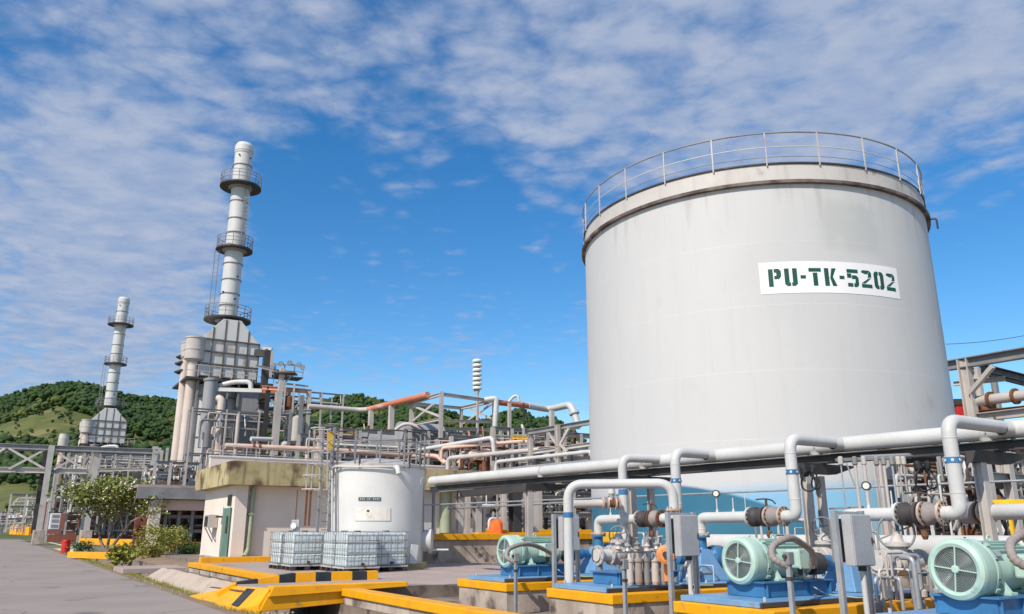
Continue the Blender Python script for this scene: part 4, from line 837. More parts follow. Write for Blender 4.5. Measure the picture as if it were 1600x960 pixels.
# ================================================================== CREAM BUILDING
bd = thing('cream_building', 'cream concrete building with mustard parapet and green door', 'building', W(12, 40, .3))
fa = B(); fa.ab(8.9, 9.45, 38.0, 39.0, .2, 3.6); fa.ab(9.45, 40, 38.32, 44.4, .2, 3.6); fa.ab(8.9, 9.45, 39.0, 44.4, .2, 3.6); part('wall', 'cream_wall', bd, fa)
part('parapet', 'parapet', bd, B().ab(8.42, 40, 37.52, 44.9, 3.6, 4.62)); part('roof', 'slab', bd, B().ab(8.6, 39.8, 37.7, 44.7, 4.622, 4.68)); part('plinth', 'concrete_raw', bd, B().ab(8.86, 13.9, 37.96, 44.4, .1, .45))
dr = part('door', 'green_paint', bd, B().ab(8.84, 8.895, 38.45, 39.75, .46, 2.62), bevel=.008); part('frame', 'green_paint', dr, B().ab(8.82, 8.835, 38.38, 38.45, .46, 2.68)); part('frame', 'green_paint', dr, B().ab(8.82, 8.835, 39.75, 39.82, .46, 2.68))
part('window', 'window_dark', dr, B().ab(8.825, 8.838, 38.7, 39.1, 1.5, 2.25)); part('handle', 'steel_pale', dr, B().ab(8.8, 8.83, 39.55, 39.6, 1.4, 1.5))
part('transom', 'window_dark', bd, B().ab(8.86, 8.896, 38.6, 39.3, 2.72, 3.2), bevel=.004)
part('downpipe', 'downpipe', bd, B().pipe([W(9.75, 38.2, 3.58), W(9.72, 38.15, 3.3), W(9.68, 38.12, .75), W(9.5, 37.9, .5)], .11, .2, 14)); part('downpipe_bracket', 'downpipe', bd, B().ab(9.56, 9.84, 38.02, 38.31, 2.3, 2.36))
part('downpipe', 'downpipe', bd, B().cyl(W(19.6, 38.15, 3.55), W(19.6, 38.15, 1.5), .3)); part('wall_strip', 'white_tank', bd, B().ab(18.4, 18.9, 38.2, 38.315, 1.5, 3.58))
ac = part('air_conditioner', 'steel_pale', bd, B().ab(8.45, 8.88, 41.0, 41.9, 1.75, 2.35), bevel=.01)
for k in range(4): part('slat', 'steel_dark', ac, B().ab(8.43, 8.448, 41.1+k*.2, 41.2+k*.2, 1.8, 2.28))
for b in (41.05, 41.8): part('bracket', 'steel_grey', ac, B().bar(W(8.5, b, 1.74), W(8.88, b, 1.1), .05, .05))
part('wall_light', 'steel_dark', bd, B().ab(8.6, 8.88, 40.05, 40.25, 2.2, 2.28))
part('lintel', 'kerb_yellow', bd, B().ab(8.7, 10.2, 37.2, 37.85, .40, .5))
# coping structures and pipes on and behind the roof
t = thing('roof_wall', 'long pale pink coping wall on the roof behind the parapet', 'wall', W(14, 45, 4.6)); part('wall', 'cream_wall', t, B().ab(9.1, 24, 45.1, 45.4, 3.6, 5.42)); part('coping', 'roof_white', t, B().ab(9.05, 24.05, 45.05, 45.45, 5.422, 5.5))
def vp(mb, px, y0, y1, Y, w=.12, i=False):
    p = P(px, y0, Y); q = Vector((p.x, p.y, Z(y1, Y))); return mb.ibeam(q, p, w, w, w*.09, E1) if i else mb.bar(q, p, w, w)
def hrail(label, pts, Y0, Y1, n, h=1.0):
    t = thing('handrail', label, 'railing', P(pts[0][0], pts[0][1], Y0)); p, q = P(*pts[0], Y0), P(*pts[1], Y1); q.z = p.z
    for k in (0, .45): part('rail', 'steel_pale', t, B().tube([p-UP*h*k, q-UP*h*k], .025, 6))
    for k in range(n+1): x = p.lerp(q, k/n); part('post', 'steel_pale', t, B().bar(x, x-UP*h, .05, .05))
hrail('pale handrail along the cream building roof, left half', ((345, 697), (500, 702)), 46, 50, 8, .9)
def bigpipe(name, label, m, pts, r, fil=None, seg=12, rings=()):
    ps = [P(*p) if len(p) == 3 else P(*p[:3]) for p in pts]; t = thing(name, label, 'pipe', ps[0]); part('pipe', m, t, B().pipe(ps, r, fil, seg, 6)); 
    for k, s in rings: a, b = ps[k], ps[k+1]; c = a.lerp(b, s); part('flange', 'rust' if m != 'white_pipe' else 'steel_pale', t, flange(B(), c, b-a, r*1.5, r*.5, 14))
    return t
bigpipe('pipe', 'pink process pipe running level above the cream building roof', 'pink_pipe', [(352, 697, 47), (500, 703, 50), (640, 712, 54)], .17, rings=[(0, .28), (0, .34), (1, .3)])
bigpipe('pipe', 'short cream pipe above the pink pipe', 'white_pipe', [(392, 686, 50), (425, 687, 51)], .14)
bigpipe('pipe', 'cream pipe with a dip above the right roof end', 'pink_pipe', [(640, 712, 54), (684, 713, 54), (697, 725, 53), (730, 722, 52), (762, 706, 50)], .16)
bigpipe('pipe', 'white pipe rising right then turning down behind the ladder tower', 'white_pipe', [(655, 703, 52), (770, 684, 47), (772, 708, 47)], .125)
bigpipe('pipe', 'tan pipe bend at the right end of the building roof', 'pink_pipe', [(735, 712, 49), (738, 707, 49), (765, 706, 48.5), (768, 712, 48.4)], .18)
bigpipe('pipe', 'pale pipe with a small dip left of the tall frame', 'steel_pale', [(618, 672, 56), (628, 664, 56), (640, 662, 56), (655, 668, 56)], .12)
# long elevated flare line: white, orange, white, then down
bigpipe('pipe', 'long elevated pipe, pale at left and level over the hills', 'steel_pale', [(482, 635, 60), (560, 641, 62), (576, 640, 61.6)], .19)
bigpipe('pipe', 'orange length of the elevated pipe, climbing to the right', 'orange_pipe', [(576, 640, 61.6), (668, 617, 54.4)], .22)
bigpipe('pipe', 'elevated pipe, rusty orange then white, bending down at right', 'orange_pipe', [(757, 627, 57), (824, 634, 60)], .21)
bigpipe('pipe', 'white end of the elevated pipe turning down beside the big tank', 'white_pipe', [(824, 634, 60), (858, 640, 62), (893, 632, 57.6), (904, 668, 57.2)], .25, .8, rings=[(2, .4)])
bigpipe('pipe', 'white goose neck pipe on top of the elevated line', 'white_pipe', [(773, 672, 52), (776, 622, 52), (757, 625, 52)], .17, .25)
bigpipe('pipe', 'small hooked vent pipe above the elevated line', 'white_pipe', [(795, 628, 55), (803, 619, 55), (809, 619, 55), (811, 628, 55)], .10, .3)
for px, y0, y1, Y, w_, l in ((580, 642, 700, 61, .32, 'round grey support post under the pale end of the elevated pipe'), (612, 634, 675, 58.6, .34, 'round grey support post under the orange pipe'), (796, 630, 690, 56, .2, 'slim white post behind the goose neck pipe'),
                          (818, 630, 700, 54, .09, 'thin dark mast right of the goose neck pipe'), (862, 642, 700, 60, .30, 'white post under the elevated pipe near the big tank'), (903, 690, 730, 57, .3, 'white vertical pipe below the downturned elbow')):
    tag(vp(B(), px, y0, y1, Y, w_).build('support_post', 'steel_pale' if w_ > .1 else 'steel_dark'), l, 'post')
# open frame
def fr(name, label, mem, cat='steel frame', m='steel_pale', w=.22):
    ps0 = P(*mem[0][1]); t = thing(name, label, cat, ps0)
    for x in mem:
        k, a, b = x[:3]; ww = x[3] if len(x) > 3 else w; mm = x[4] if len(x) > 4 else m; p, q = P(*a), P(*b)
        if k == 'column': q = Vector((p.x, p.y, q.z))
        mb = B(); (mb.ibeam(p, q, ww, ww*1.1, ww*.12, E1 if k == 'column' else None) if k != 'brace' else mb.bar(p, q, ww*.6, ww*.6)); part(k, mm, t, mb)
    return t
fr('steel_framework', 'open pale steel frame with crossed braces left of the siren', [
    ('column', (690, 612, 53), (690, 700, 53), .22), ('column', (643, 628, 57), (641, 705, 57), .20), ('column', (721, 636, 60), (721, 695, 60), .18), ('column', (772, 626, 56), (772, 685, 56), .18),
    ('beam', (643, 630, 57), (690, 616, 53), .2), ('beam', (690, 616, 53), (775, 628, 56), .2), ('beam', (645, 631, 57.2), (721, 638, 60), .2), ('beam', (721, 638, 60), (775, 626, 56), .22),
    ('beam', (640, 665, 57), (690, 655, 53), .16), ('beam', (690, 657, 53), (772, 660, 56), .15), ('brace', (644, 634, 57), (690, 652, 53), .22), ('brace', (646, 658, 57), (677, 632, 54), .22), ('brace', (725, 662, 60), (770, 630, 56.2), .2), ('brace', (735, 640, 59), (772, 656, 56), .2),
    ('beam', (695, 670, 54), (768, 672, 57), .18), ('brace', (645, 645, 57), (652, 700, 57), .15)])
fr('pipe_rack', 'long grey pipe rack with bracing just left of the big tank', [
    ('beam', (826, 676, 42), (940, 657, 38), .22, 'steel_grey'), ('beam', (834, 707, 42), (940, 692, 38), .18), ('beam', (830, 728, 42), (940, 713, 38), .18), ('column', (871, 664, 40), (871, 760, 40), .2), ('column', (924, 658, 39.5), (924, 760, 39.5), .16),
    ('brace', (857, 677, 40.5), (873, 700, 40.5), .22), ('brace', (889, 670, 39.5), (874, 698, 40), .2), ('brace', (874, 693, 40), (886, 706, 39.5), .2), ('column', (829, 676, 42), (829, 760, 42), .2), ('beam', (871, 668, 40), (905, 668, 45), .2), ('beam', (871, 700, 40), (915, 700, 45), .2)])
fr('ladder_tower', 'narrow latticed steel ladder tower right of the roof pipes', [('column', (812, 690, 45), (812, 745, 45), .10), ('column', (824, 690, 45), (824, 745, 45), .14), ('column', (818, 668, 45.3), (818, 745, 45.3), .1)]+[('beam', (811, 694+7*k, 45), (825, 694+7*k, 45), .09) for k in range(7)]+[('beam', (800, 684, 45), (832, 684, 45), .12, 'yellow_steel')])
# siren
t = thing('siren', 'white stacked disc siren on a slim mast against the sky', 'siren', P(746, 640, 56)); Y = 56
part('mast', 'steel_pale', t, vp(B(), 746.5, 612, 702, Y, .14))
part('core', 'steel_grey', t, vp(B(), 745.5, 562, 612, Y, .3))
for k in range(7): part('horn_disc', 'siren_white', t, B().lathe(P(745.5, 563+7.1*k, Y)-UP*.16, UP, [(.22, 0), (.34, .02), (.36, .1), (.28, .19), (.14, .23)], 20))
part('foot_cone', 'siren_white', t, B().lathe(P(745.5, 613, Y)-UP*.15, UP, [(.08, 0), (.2, .2)], 14))
# ================================================================== FIRED HEATERS WITH STACKS
HY = 68.8; SX = P(355, 505, HY).x
def zz_(py): return Z(py, HY)
hc = Vector((SX, HY, 0)); ha, hb = AB(hc); G = lambda a, b, z: W(ha+a, hb+b, z)
ht = thing('fired_heater', 'tall fired heater with grey ribbed box and railed stack, nearer one', 'heater', Vector((SX, HY, .1)))
zr0, ze, zb1, zb2 = zz_(508), zz_(541), zz_(597), .1
hw, hd = 2.45, 2.1
s = B().lathe(hc+UP*(zr0-.2), UP, [(.86, 0), (.80, .25), (.80, zz_(240)-zr0), (.86, zz_(240)-zr0+.1), (.86, zz_(228)-zr0), (.7, zz_(228)-zr0+.3)], 28); part('stack', 'stack_steel', ht, s)
for py in (480, 462, 440, 415, 367, 345, 318, 262, 240): part('stack_ring', 'steel_grey', ht, B().lathe(hc+UP*zz_(py), UP, [(.80, 0), (.87, .02), (.87, .09), (.80, .11)], 28, False, False))
for k, (px, py) in enumerate(((397, 250), (366, 248), (372, 262), (374, 460), (345, 470), (376, 435))): a = k*1.3+.4; d = Vector((math.cos(a), -abs(math.sin(a)), 0)); part('stack_port', 'steel_dark', ht, B().cyl(hc+d*.75+UP*zz_(py), hc+d*.92+UP*zz_(py), .08, seg=8))
def ringplat(t, c, r, name='platform', rail=True, m='steel_dark', ir=.8, n=14, a0=0, a1=2*math.pi):
    part(name, m, t, B().lathe(c-UP*.12, UP, [(ir, 0), (r, 0), (r, .14), (ir, .14)], 28, False, False)); part('platform_gusset', 'steel_grey', t, B().lathe(c-UP*.75, UP, [(ir+.02, 0), (r-.35, .62)], 10, False, False, False) if False else B().lathe(c-UP*.3, UP, [(ir+.05, 0), (ir+.3, .18)], 16, False, False))
    for h in (.45, .8, 1.1): part('platform_rail', 'steel_grey', t, B().torus(c+UP*h, UP, r-.05, .028, 32, 5))
    for k in range(n): a = 2*math.pi*k/n; q = c+Vector((math.cos(a), math.sin(a), 0))*(r-.05); part('rail_post', 'steel_grey', t, B().bar(q, q+UP*1.1, .05, .05))
ringplat(ht, hc+UP*zz_(293), 1.85); ringplat(ht, hc+UP*zz_(391), 1.6); ringplat(ht, hc+UP*zz_(501), 2.0)
for z0, z1, dx in ((zz_(495), zz_(391), -1.35), (zz_(391), zz_(293), 1.0)):
    for s_ in (-.2, .2): part('ladder_rail', 'steel_grey', ht, B().bar(hc+Vector((dx+s_, -.5 if dx < 0 else -.85, z0)), hc+Vector((dx+s_, -.5 if dx < 0 else -.85, z1)), .06, .06))
    m = B(); k = z0
    while k < z1: m.bar(hc+Vector((dx-.2, -.5 if dx < 0 else -.85, k)), hc+Vector((dx+.2, -.5 if dx < 0 else -.85, k)), .03, .03); k += .4
    part('ladder_rungs', 'steel_grey', ht, m, kind='stuff')
# hood (pyramid), upper box, lower box
hood = B(); zt_ = zr0
hood.hexa([G(-hw, -hd, ze), G(hw, -hd, ze), G(hw, hd, ze), G(-hw, hd, ze), G(-.75, -hd, zt_), G(.75, -hd, zt_), G(.75, hd, zt_), G(-.75, hd, zt_)]); part('hood', 'stack_steel', ht, hood)
part('gable', 'heater_steel', ht, B().hexa([G(-hw+.12, -hd-.06, ze+.03), G(hw-.12, -hd-.06, ze+.03), G(hw-.12, -hd-.004, ze+.03), G(-hw+.12, -hd-.004, ze+.03), G(-.72, -hd-.06, zt_-.08), G(.72, -hd-.06, zt_-.08), G(.72, -hd-.004, zt_-.08), G(-.72, -hd-.004, zt_-.08)]))
for i in range(5):
    for j in range(3):
        x0 = -hw+2*hw*i/5; x1 = -hw+2*hw*(i+1)/5; z0 = zb1+(ze-zb1)*j/3; z1 = zb1+(ze-zb1)*(j+1)/3; part('panel', 'heater_steel', ht, B().hexa([G(x0+.04, -hd-.0, z0+.04), G(x1-.04, -hd-.0, z0+.04), G(x1-.04, -hd+.1, z0+.04), G(x0+.04, -hd+.1, z0+.04), G(x0+.04, -hd-.0, z1-.04), G(x1-.04, -hd-.0, z1-.04), G(x1-.04, -hd+.1, z1-.04), G(x0+.04, -hd+.1, z1-.04)]))
part('box', 'heater_steel', ht, B().hexa([G(-hw, -hd+.06, zb1), G(hw, -hd+.06, zb1), G(hw, hd, zb1), G(-hw, hd, zb1), G(-hw, -hd+.06, ze-.01), G(hw, -hd+.06, ze-.01), G(hw, hd, ze-.01), G(-hw, hd, ze-.01)]))
for i in range(6): x = -hw+2*hw*i/5; part('rib', 'rib_dark', ht, B().bar(G(x, -hd-.06, zb1-.3), G(x, -hd-.06, ze+(.0 if i in (0, 5) else min(1, (hw-abs(x))/(hw-.75))*(zt_-ze)*.96)), .10, .1, E1))
for j in range(4): z = zb1+(ze-zb1)*j/3; part('rib', 'rib_dark', ht, B().bar(G(-hw-.05, -hd-.09, z), G(hw+.05, -hd-.09, z), .1, .10))
part('deck', 'steel_dark', ht, B().hexa([G(-hw-1, -hd-1.1, zb1-.5), G(hw+1.2, -hd-1.1, zb1-.5), G(hw+1.2, hd+1, zb1-.5), G(-hw-1, hd+1, zb1-.5), G(-hw-1, -hd-1.1, zb1-.32), G(hw+1.2, -hd-1.1, zb1-.32), G(hw+1.2, hd+1, zb1-.32), G(-hw-1, hd+1, zb1-.32)]))
for h in (.5, 1.0): part('deck_rail', 'steel_pale', ht, B().bar(G(-hw-1, -hd-1.08, zb1-.3+h), G(hw+1.2, -hd-1.08, zb1-.3+h), .05, .05))
for k in range(9): x = -hw-1+(2*hw+2.2)*k/8; part('deck_post', 'steel_pale', ht, B().bar(G(x, -hd-1.08, zb1-.3), G(x, -hd-1.08, zb1+.7), .05, .05))
part('lower_body', 'stack_steel', ht, B().lathe(G(-.6, .2, .1), UP, [(2.6, 0), (2.6, zb1-2.2), (2.3, zb1-.7)], 32))
part('side_box', 'heater_grey', ht, B().hexa([G(.9, -hd-.6, 2), G(2.9, -hd-.6, 2), G(2.9, 1, 2), G(.9, 1, 2), G(.9, -hd-.6, zz_(612)), G(2.9, -hd-.6, zz_(612)), G(2.9, 1, zz_(612)), G(.9, 1, zz_(612))]))
for py in (628, 655, 690): part('body_ring', 'steel_grey', ht, B().lathe(G(-.6, .2, zz_(py)), UP, [(2.6, 0), (2.68, .03), (2.68, .13), (2.6, .16)], 32, False, False))
for x in (-2.4, -1.2, 0, .9, 2.9): part('buckstay', 'steel_grey', ht, B().bar(G(x, -2.75, .1), G(x, -2.75, zb1-.5), .16, .16, E1))
def hduct(px0, y0, px1, y1, r, r2, hh, m, Y=HY-3):
    p = P(px0, y0, Y); q = P(px1, y1, Y); q = Vector((p.x, p.y, q.z)); part('duct', m, ht, B().cyl(q, p, r, seg=18))
    if hh: part('duct_head', 'steel_pale', ht, B().lathe(p-UP*hh*.6, UP, [(r, 0), (r2, .25), (r2, hh*.5), (r2*1.05, hh*.5+.02), (r2*1.05, hh*.5+.14), (r2, hh*.5+.16), (r2, hh), (r2*1.08, hh+.01), (r2*1.08, hh+.12), (r2*.9, hh+.14)], 20)); 
hduct(305, 545, 0, 720, .44, .80, 2.0, 'cream_duct'); hduct(293, 548, 0, 720, .38, .55, 1.4, 'cream_duct', HY-2); hduct(330, 596, 0, 700, .52, 0, 0, 'heater_grey', HY-4.2)
part('duct_cap', 'steel_grey', ht, B().cyl(P(330, 596, HY-4.2), P(330, 592, HY-4.2), .6))
pp = [P(328, 624, HY-4), P(347, 622, HY-4), P(347, 705, HY-4)]; pp[2] = Vector((pp[1].x, pp[1].y, 5)); part('elbow_pipe', 'cream_duct', ht, B().pipe(pp, .32, .8, 14))
part('top_pipe', 'white_pipe', ht, B().pipe([P(335, 605, HY-3.6), P(365, 597, HY-3.6), P(392, 597, HY-3.6), P(392, 612, HY-3.6)], .2, .5, 10)); part('bridge_pipe', 'white_pipe', ht, B().bar(P(340, 609, HY-4), P(410, 611, HY-4), .3, .3)); part('bridge_pipe', 'orange_pipe', ht, B().bar(P(410, 611, HY-4), P(455, 613, HY-3), .3, .4))
for k, (x0, y0, x1, y1) in enumerate(((278, 560, 288, 556), (276, 570, 288, 566), (275, 583, 288, 579), (310, 575, 320, 575), (312, 610, 322, 612))): part('side_platform', 'steel_dark', ht, B().bar(P(x0, y0, HY-2), P(x1, y1, HY-2), .9, .12))
# second heater further along the road: a copy (made before the first gets its own side tower)
view = [o for o in S.collection.objects if o.parent == ht]; KIDS[ht.name] = view
off2 = P(167, 640, 120.5)-P(355, 505, HY); off2.z = 0
h2 = copy_tree(ht, Vector(ht.location)+Vector((P(170, 632, 120.5).x-P(352, 505, HY).x, 120.5-HY, 0)), 'farther fired heater with a slimmer railed stack at the left')
# dark square duct, floodlight mast and side tower
t = thing('duct', 'dark square duct dropping down the right side of the nearer heater', 'duct', P(414, 680, 66)); part('duct', 'steel_dark', t, B().bar(P(400, 552, 66.5), P(420, 552, 66), .5, .6)); p = P(417, 550, 66); part('duct', 'steel_dark', t, B().bar(p, Vector((p.x, p.y, 3)), .5, .5, E1)); part('stiffener', 'steel_pale', t, B().bar(p+Vector((.45, 0, 0)), Vector((p.x+.45, p.y, zz_(600))), .2, .2))
part('duct_cap', 'steel_pale', t, B().bar(P(410, 545, 66), P(425, 546, 66), .3, .25))
fr('process_tower', 'rusty open steel tower with vessels right of the nearer heater', [('column', (420, 600, 64), (420, 712, 64), .3, 'steel_dark'), ('column', (436, 612, 62), (436, 712, 62), .45), ('column', (483, 612, 63), (483, 712, 63), .3), ('column', (472, 618, 61), (472, 712, 61), .25, 'steel_grey'), ('column', (455, 640, 62), (455, 712, 62), .2, 'steel_grey'),
    ('beam', (410, 606, 64), (486, 612, 63), .3, 'orange_pipe'), ('beam', (436, 645, 62), (486, 643, 63), .26), ('beam', (404, 652, 66), (420, 652, 64), .25, 'steel_dark'), ('beam', (436, 630, 62), (484, 634, 63), .24, 'rust'), ('beam', (400, 572, 66), (436, 580, 62), .2, 'steel_grey'), ('brace', (424, 625, 64), (436, 645, 62), .2, 'steel_grey'), ('brace', (486, 614, 63), (457, 640, 62), .16),
    ('beam', (404, 628, 66), (432, 622, 64), .3, 'steel_dark'), ('beam', (400, 640, 66), (470, 664, 62), .14, 'steel_grey'), ('beam', (430, 598, 62), (482, 604, 63), .12), ('column', (446, 598, 62), (446, 645, 62), .12), ('column', (460, 600, 62), (460, 645, 62), .12)], 'steel tower')
for px, y0, y1, r, l, m in ((464, 650, 694, .55, 'grey upright vessel inside the rusty tower', 'steel_pale'), (452, 618, 640, .35, 'small rusty vessel high in the tower', 'rust'), (444, 690, 708, .4, 'short white drum at the tower foot', 'white_pipe')):
    p = P(px, y0, 62.5); q = Vector((p.x, p.y, Z(y1, 62.5))); tt = thing('vessel', l, 'vessel', q); part('shell', m, tt, B().lathe(q, UP, [(r*.5, 0), (r, .2), (r, (p-q).length-.2), (r*.5, (p-q).length)], 18)); part('nozzle', 'steel_grey', tt, B().cyl(p, p+UP*.4, .1))
t = thing('floodlight_mast', 'floodlight mast with small platform on the tower', 'light mast', P(441, 640, 62)); Y = 62
part('mast', 'steel_pale', t, vp(B(), 441, 576, 640, Y, .35)); part('platform', 'steel_dark', t, B().bar(P(428, 584, Y), P(462, 584, Y), 1.2, .12)); part('rail', 'steel_grey', t, B().bar(P(428, 570, Y), P(468, 570, Y), .07, .07)); part('brace', 'steel_grey', t, B().bar(P(443, 600, Y), P(458, 586, Y), .1, .1))
for px in (430, 445, 461): part('rail_post', 'steel_grey', t, vp(B(), px, 570, 584, Y, .06))
for px, py in ((424, 573), (438, 567), (452, 566), (466, 569), (472, 573)): c = P(px, py, Y); lm = part('lamp', 'steel_dark', t, B().lathe(c, (.5, -1, -.5), [(.08, 0), (.18, .2), (.2, .32)], 12)); part('glass', 'lamp_glass', lm, B().lathe(c+Vector((.5, -1, -.5)).normalized()*.32, (.5, -1, -.5), [(.18, 0), (.18, .02)], 12))
# ================================================================== LEFT PIPE BRIDGE
pb = fr('pipe_bridge', 'long grey pipe bridge on leaning looking posts at the far left', [('beam', (-60, 695, 94), (246, 706, 100), .55, 'steel_grey'), ('beam', (-60, 733, 94), (136, 737, 98), .55), ('beam', (-60, 699, 96.5), (246, 709, 102.5), .4, 'steel_dark'),
    ('brace', (14, 701, 95), (70, 733, 96.5), .42), ('brace', (14, 733, 95), (70, 703, 96.5), .42), ('brace', (82, 704, 96.5), (135, 735, 98), .42), ('brace', (84, 734, 96.5), (132, 707, 98), .42), ('brace', (-50, 733, 94), (8, 701, 95), .42),
    ('column', (81, 697, 96.3), (60, 834, 96.3), .62, 'steel_pale'), ('column', (73, 699, 98.6), (60, 834, 98.6), .55, 'steel_dark'), ('column', (153, 699, 98.5), (150, 834, 98.5), .6), ('column', (146, 705, 100.5), (150, 838, 100.5), .4, 'steel_pale'), ('column', (243, 698, 100), (240, 834, 100), .6),
    ('column', (250, 700, 103), (240, 834, 103), .3), ('beam', (153, 735, 98.5), (240, 733, 100), .3), ('beam', (81, 736, 96.3), (73, 737, 98.6), .4)], 'pipe bridge')
for px in (81, 153, 243): p = P(px, 700, 96.3 if px == 81 else 98.5 if px == 153 else 100); part('pedestal', 'concrete_raw', pb, B().box(Vector((p.x, p.y, .9)), E1*.6, E2*.9, UP*.8), bevel=.05)
# ================================================================== LEFT PROCESS AREA
def cluster(name, label, box, seed, n_col=6, n_h=12, n_v=8, dens=3.2, mats=('steel_pale', 'steel_grey', 'galv', 'white_pipe', 'rust', 'heater_grey'), cat='pipework', rmin=.06, rmax=.22, colm='steel_pale', cw=.22):
    """a modest framework with pipes at random heights between grid coordinates a0..a1, b0..b1, z0..z1"""
    n_h = int(n_h*dens); n_v = int(n_v*1.5); rmax *= .55; rmin *= .6; a0, a1, b0, b1, z0, z1 = box; r_ = random.Random(seed); t = thing(name, label, cat, W((a0+a1)/2, (b0+b1)/2, z0))
    for k in range(n_col):
        a = a0+(a1-a0)*k/max(1, n_col-1)
        for b in ((b0,) if n_col > 8 else (b0, b1)): part('column', colm, t, B().ibeam(W(a, b, z0), W(a, b, z1), cw, cw, cw*.1, E1))
    for k in range(3): z = z0+(z1-z0)*(.35+.32*k); part('beam', 'steel_grey', t, B().ibeam(W(a0, b0, z), W(a1, b0, z), cw*.8, cw, .02)); part('beam', 'steel_grey', t, B().ibeam(W(a0, b1, z), W(a1, b1, z), cw*.8, cw, .02))
    for k in range(n_h):
        r = r_.uniform(rmin, rmax); z = r_.uniform(z0+.3, z1); b = r_.uniform(b0, b1); x0 = r_.uniform(a0, a0+(a1-a0)*.6); x1 = min(a1, x0+r_.uniform(.25, .8)*(a1-a0)); dz = r_.choice((-1, 1))*r_.uniform(.4, 1.2)
        part('pipe', r_.choice(mats), t, B().pipe([W(x0, b, max(z0, z-abs(dz))), W(x0, b, z), W(x1, b, z), W(x1, b+r_.uniform(-.6, .6), z), W(x1, b, z+dz)], r, r*2.2, 8, 3))
    for k in range(n_v):
        r = r_.uniform(rmin, rmax*1.6); a = r_.uniform(a0, a1); b = r_.uniform(b0, b1); h = r_.uniform(.4, 1)*(z1-z0); part('riser', r_.choice(mats), t, B().lathe(W(a, b, z0), UP, [(r, 0), (r, h*.5), (r*1.3, h*.5+.02), (r*1.3, h*.5+.12), (r, h*.5+.14), (r, h)], 9))
        c = W(a, b-.2, z0+h*r_.uniform(.3, .9)); part('valve', r_.choice(('steel_dark', 'rust', 'steel_grey', 'white_pipe')), t, B().lathe(c-E1*.2, E1, [(.12, 0), (.2, .05), (.1, .1), (.1, .3), (.2, .35), (.12, .4)], 8))
    return t
def boxat(pxl, pxr, Y, depth, yt, yb):    # grid box whose front (-E2) face spans the given columns
    a0, b0 = AB(P(pxl, 700, Y)); k = P(pxr, 700, Y); t = (pxr-800)/FP
    # walk along E1 until the requested column is reached
    a = a0
    while proj(W(a, b0, 3))[0] < pxr: a += .2
    return (a0, a, b0, b0+depth, Z(yb, Y), Z(yt, Y))
t = thing('open_shed', 'dark open shed full of pipework left of the cream building', 'shed', P(280, 845, 57)); a0, a1, b0, b1, zb, zt_ = boxat(246, 322, 57, 7, 770, 846)
part('fascia', 'steel_grey', t, B().ab(a0-1, a1+2, b0-.3, b0, 3.75, 4.5)); part('beam', 'pink_pipe', t, B().ab(a0, a1+2, b0+.1, b0+.5, 3.0, 3.7)); part('roof', 'slab', t, B().ab(a0-1, a1+2, b0-.3, b1, 4.51, 4.7)); part('column', 'cream_wall', t, B().ab(a0, a0+.7, b0-.05, b0+.7, .1, 3.7)); part('back_wall', 'brick_dark', t, B().ab(a0, a1+2, b1-.3, b1, .1, 4.5)); part('side_wall', 'brick_dark', t, B().ab(a1+1.7, a1+2, b0+.6, b1-.31, .1, 4.5)); part('plinth', 'slab', t, B().ab(a0-1, a1+2, b0-.6, b1, .12, .5))
cluster('pipework', 'dark pipes and valves inside the open shed', (a0+1.2, a1+1, b0+1, b0+5, .5, 3.6), 5, 5, 8, 8, mats=('steel_dark', 'steel_grey', 'rust', 'steel_dark'), colm='steel_grey')
cluster('pipework', 'grey pipework and platforms above the open shed roof', boxat(246, 302, 61, 5, 722, 772), 11, 4, 16, 10)
cluster('pipework', 'grey pipework packed below the nearer heater', boxat(262, 345, 76, 3, 700, 760), 12, 5, 16, 12, mats=('white_pipe', 'steel_pale', 'steel_grey', 'pink_pipe'))
def lowshed(pxl, pxr, Y, label):
    t = thing('open_shed', label, 'shed', P(pxl, 840, Y)); a0, a1, b0, b1, zb, z1 = boxat(pxl, pxr, Y, 7, 780, 840)
    part('roof', 'steel_pale', t, B().ab(a0, a1, b0-.3, b1, 5.4, 5.8)); part('back_wall', 'brick_dark', t, B().ab(a0, a1, b1-.2, b1, .1, 5.4)); n = max(2, int((a1-a0)/4))
    for k in range(n+1): a = a0+(a1-a0-.5)*k/n; part('column', 'steel_pale', t, B().ab(a, a+.5, b0, b0+.5, .1, 5.4))
lowshed(88, 230, 108, 'long low open shed behind the flowering tree')
cluster('pipework', 'pale pipework below the farther heater', boxat(96, 240, 104, 5, 722, 836), 21, 8, 22, 20, mats=('white_pipe', 'steel_pale', 'steel_grey', 'heater_grey', 'rust'), rmax=.35)
cluster('pipework', 'pale vessels and pipes beside the road, left of the leaning post', boxat(30, 58, 122, 4, 772, 832), 22, 3, 6, 5, mats=('white_pipe', 'steel_pale'))
cluster('pipework', 'far pipework at the left edge under the pipe bridge', boxat(-30, 22, 150, 4, 800, 834), 23, 4, 8, 6)
for px, y0, r, l in ((100, 683, .55, 'short thick duct with pale head near the pipe bridge'),):
    p = P(px, y0, 112); t = thing('duct', l, 'duct', Vector((p.x, p.y, 3))); part('duct', 'pink_pipe', t, B().cyl(Vector((p.x, p.y, 3)), p, r*.75, seg=16)); part('head', 'steel_pale', t, B().lathe(p-UP*2.2, UP, [(r*.75, 0), (r*1.2, .4), (r*1.2, 2), (r, 2.6)], 16))
t = thing('fence', 'white board fence beyond the road at the far left', 'fence', P(0, 812, 160)); part('board', 'roof_white', t, B().bar(P(-40, 808, 160), P(36, 809, 160), .3, .9)); part('post', 'steel_pale', t, B().bar(P(18, 796, 158), P(16, 828, 158), .4, .4))
